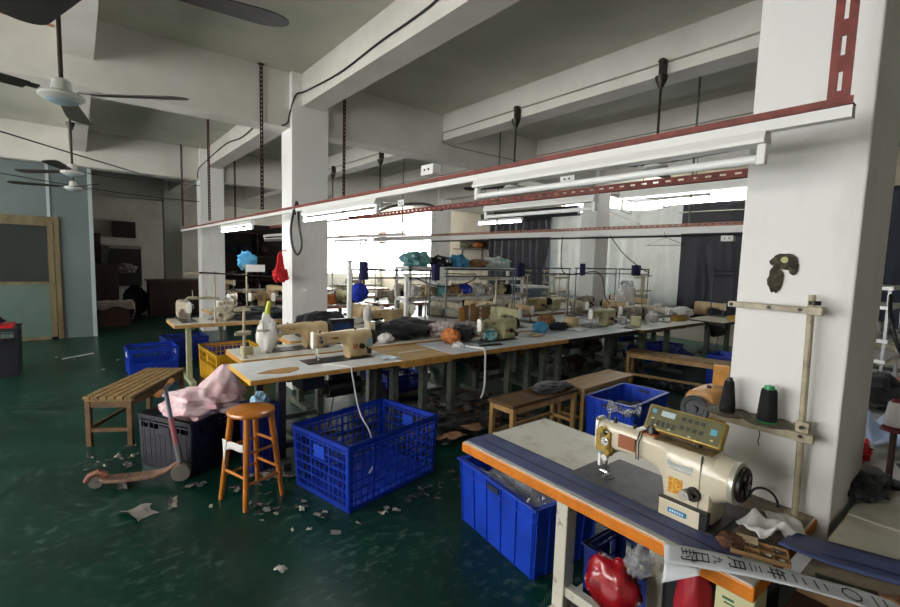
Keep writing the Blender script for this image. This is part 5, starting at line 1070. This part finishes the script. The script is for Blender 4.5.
# ---------------------------------------------------------------- behind the near pillar (right edge)
t = make_machine('sewing_machine', 'black sewing machine on the dusty table past the near pillar', black_plastic, plate=bedmetal); put(t, 2.72, .18, 200, TH)
ps = thing('thread_stand', 'brown thread post carrying a white cone past the near pillar', 'thread stand', (2.50, .285, TH+.001)); MB().cyl((0, 0, 0), (0, 0, .22), .011, n=12).build('post', mat('brown_post', '4A332A', .5), ps); MB().lathe((0, 0, .22), [(0, 0), (.045, 0), (.04, .012), (0, .012)], 20).build('spool_plate', mat('red_brown_plate', '6A1E1E', .5), ps); MB().lathe((0, 0, 0), [(.06, 0), (.05, .012), (0, .014)], 20).build('base', darkmetal, ps)
c = cone('thread_cone', 'white thread cone on the brown post past the near pillar', threadwhite, base=mat('dark_red_core', '7A1A22', .4), r=.034, h=.1, r2=.026); c.location = (2.50, .285, TH+.235)
cloth('cloth_bundle', 'bright red netting behind the black machine', 'cloth', (2.70, .43, TH+.045), (.10, .05, .05), redcloth, 5., .6, 5, flat=TH+.002)
ragobj('plastic_sheet', 'pale blue plastic sheet leaning behind the white cone', 'sheet', (3.0, .32), .3, .3, 30, .2, 4., TH+.01, mat('pale_blue_plastic', 'A9BBD6', .3))
cloth('cloth_bundle', 'black covers heaped round the black machine past the near pillar', 'cloth', (2.35, .33, TH+.03), (.16, .07, .04), blackcloth, 4., .4, flat=TH+.002)
dup(tabA, (3.85, .5, 0), 90, 'machine table past the near pillar, heaped with black covers', 'tables past the near pillar')
for i, (x, y, z, r, m, lb) in enumerate(((3.85, .62, TH+.1, (.2, .22, .12), blackcloth, 'black cover heap on the table past the near pillar'), (3.8, .5, .22, (.26, .36, .25), mat('dark_grey_sack', '2A2A2E', .9), 'dark grey sack under the table past the near pillar'), (4.35, .68, .3, (.14, .3, .34), mat('dark_grey_sack', '2A2A2E', .9), 'tall dark grey sack standing before the white rack'), (4.8, .72, 1.16, (.22, .09, .07), mat('mixed_greys', '6C6A66', .8, c2='C9C8C4', scale=18), 'grey and white bundle on the white rack boards'))):
    cloth('cloth_bundle', lb, 'cloth', (x, y, z), r, m, i*2.3, .3, 3, flat=(TH+.003, .003, .003, 1.128)[i])
for i, (x, y) in enumerate(((5.5, .45), (7.0, .6))):
    o = dup(tabA, (x, y, 0), 90, ('machine table past the near pillar, nearer one', 'machine table past the near pillar, farther one')[i], 'tables past the near pillar')
    dup(protos['dusty'], (x, y+.1, TH), 90, ('dusty machine past the near pillar, nearer one', 'dusty machine past the near pillar, farther one')[i], 'machines past the near pillar')
wf = thing('white_rack', 'white steel rack with arms past the near pillar', 'rack', (4.8, .72, 0)); 
for x, y in ((-.3, -.1), (.3, -.1), (-.3, .12), (.3, .12)): MB().box(x-.009, x+.009, y-.009, y+.009, 0, 1.5).build('upright', mat('grey_upright', '8A8C8E', .4, metal=.5), wf, smooth=0)
for z in (1.48, 1.34, 1.1, .95): MB().box(-.32, .32, -.12, .14, z, z+.025).build('shelf_board', fixwhite, wf, smooth=0)
cable('black cable curl on the white frame past the near pillar', [(4.4, .6, 1.45), (4.2, .56, 1.3), (4.2, .5, 1.1), (4.3, .47, 1.05), (4.45, .5, 1.15)], .012)

# more upright thread stands through the rows
s0 = put(make_stand('thread_stand', 'cream thread stand in the crowded rows behind', h=.66, w=.34, group='thread stands in the crowded rows'), 3.7, 5.15, 0, TH)
random.seed(21)
for x, y in rowspots[:9]*2:
    for _ in range(20):
        a, b = x+random.uniform(-.55, .55), y+random.uniform(-.2, .24)
        if free(a, b, .035): dup(s0, (a, b, TH+.0005), random.choice((0, 180))); break
for x, y, lb in ((3.9, 3.88, 'cream thread stand beside the cardboard pieces'), (5.55, 4.1, 'cream thread stand on the pale blue cutting table'), (7.75, 4.15, 'cream thread stand near the white cutting table end')):
    dup(s0, (x, y, TH+.0005), 0, lb, 'single thread stands on the second row')
wp = thing('paper_stack', 'white paper or cloth stack on the crowded tables behind', 'stack', (2.75, 5.4, TH+.002), 5, 'white stacks in the crowded rows'); MB().box(-.11, .11, -.08, .08, 0, .07).build('pile', paper, wp, bevel=.01)
for x, y in rowspots[:12]*2:
    for _ in range(20):
        a, b = x+random.uniform(-.5, .5), y+random.uniform(-.2, .2)
        if free(a, b, .135): dup(wp, (a, b, TH+.002), random.uniform(-20, 20)); break

# loose papers, covers and tools on the second-row tables
for i, (x, y, w_, h_, rz, m, lb) in enumerate(((4.98, 3.45, .3, .2, 15, paper, 'white cloth panel lying at the start of the long pale blue-white table'), (5.75, 3.32, .34, .18, -10, paper, 'white cloth panel near the far end of the long pale blue-white table'), (5.25, 4.3, .4, .3, 30, paper, 'white cloth panel on the pale cutting table, nearer the cardboard pieces'), (6.15, 4.05, .36, .3, -15, clearbag, 'clear crumpled film on the pale cutting table edge'), (6.45, 3.2, .3, .22, 8, paper, 'white cloth panel at the start of the far white table'), (7.5, 4.35, .4, .3, 12, mat('pale_grey_cloth', 'C9CFD4', .8), 'pale grey cloth panel on the white cutting table'), (4.1, 3.42, .22, .16, 20, mat('pale_brown_card', 'C6B293', .8), 'pale brown card on the narrow white table'))):
    ragobj('loose_cloth', lb, 'cloth', (x, y), w_, h_, rz, .03, i*1.9, TH+.004, m)
for i, (x, y, r, m, lb) in enumerate(((4.35, 3.55, (.1, .08, .07), bluecloth, 'blue cloth scrap on the narrow white table'), (4.75, 3.6, (.14, .1, .05), darkblue, 'dark blue cloth strip at the back of the long pale blue-white table'), (5.8, 3.6, (.12, .1, .09), whitecloth, 'white cloth heap beside the head-on dusty machine'), (6.75, 3.42, (.1, .09, .09), whitecloth, 'white cloth heap behind the small yellow box'), (5.0, 4.0, (.12, .1, .08), browncloth, 'brown cloth heap on the near edge of the pale cutting table'), (8.05, 4.0, (.14, .1, .1), whitecloth, 'white cloth heap on the white cutting table end'))):
    cloth('cloth_bundle', lb, 'cloth', (x, y, TH+r[2]*.8), r, m, i*2.7, .4, 3, flat=TH+.003)
for i, (x, y, lb) in enumerate(((5.05, 3.62, 'tan block-shaped machine cover on the long pale blue-white table'), (6.0, 3.25, 'tan machine cover box before the far white table'))):
    t = put(thing('machine_cover', lb, 'cover'), x, y, 10+i*20, TH+.002); MB().box(-.1, .1, -.07, .07, 0, .15).build('shell', (tan, sage)[i], t, bevel=.03); MB().box(-.03, .03, -.05, .05, .15, .165).build('handle', darkmetal, t, bevel=.005)
# the second and third rows stand a hand's breadth deeper than first set out
for o in list(SC.objects):
    if o.parent is None and o.get('category'):
        x, y, z = o.location
        if (3.0 < y < 4.75 and .9 < x < 9.5 and z < 1.9 and (z > .7 or o.name.startswith(('sewing_table', 'white_post')) or (o.name.startswith('plastic_crate') and y > 3.4 and x > 2))) or (o.name.startswith(('ribbon',)) and abs(y) < .01 and 'tub' not in o['label']):
            o.location.y += .11
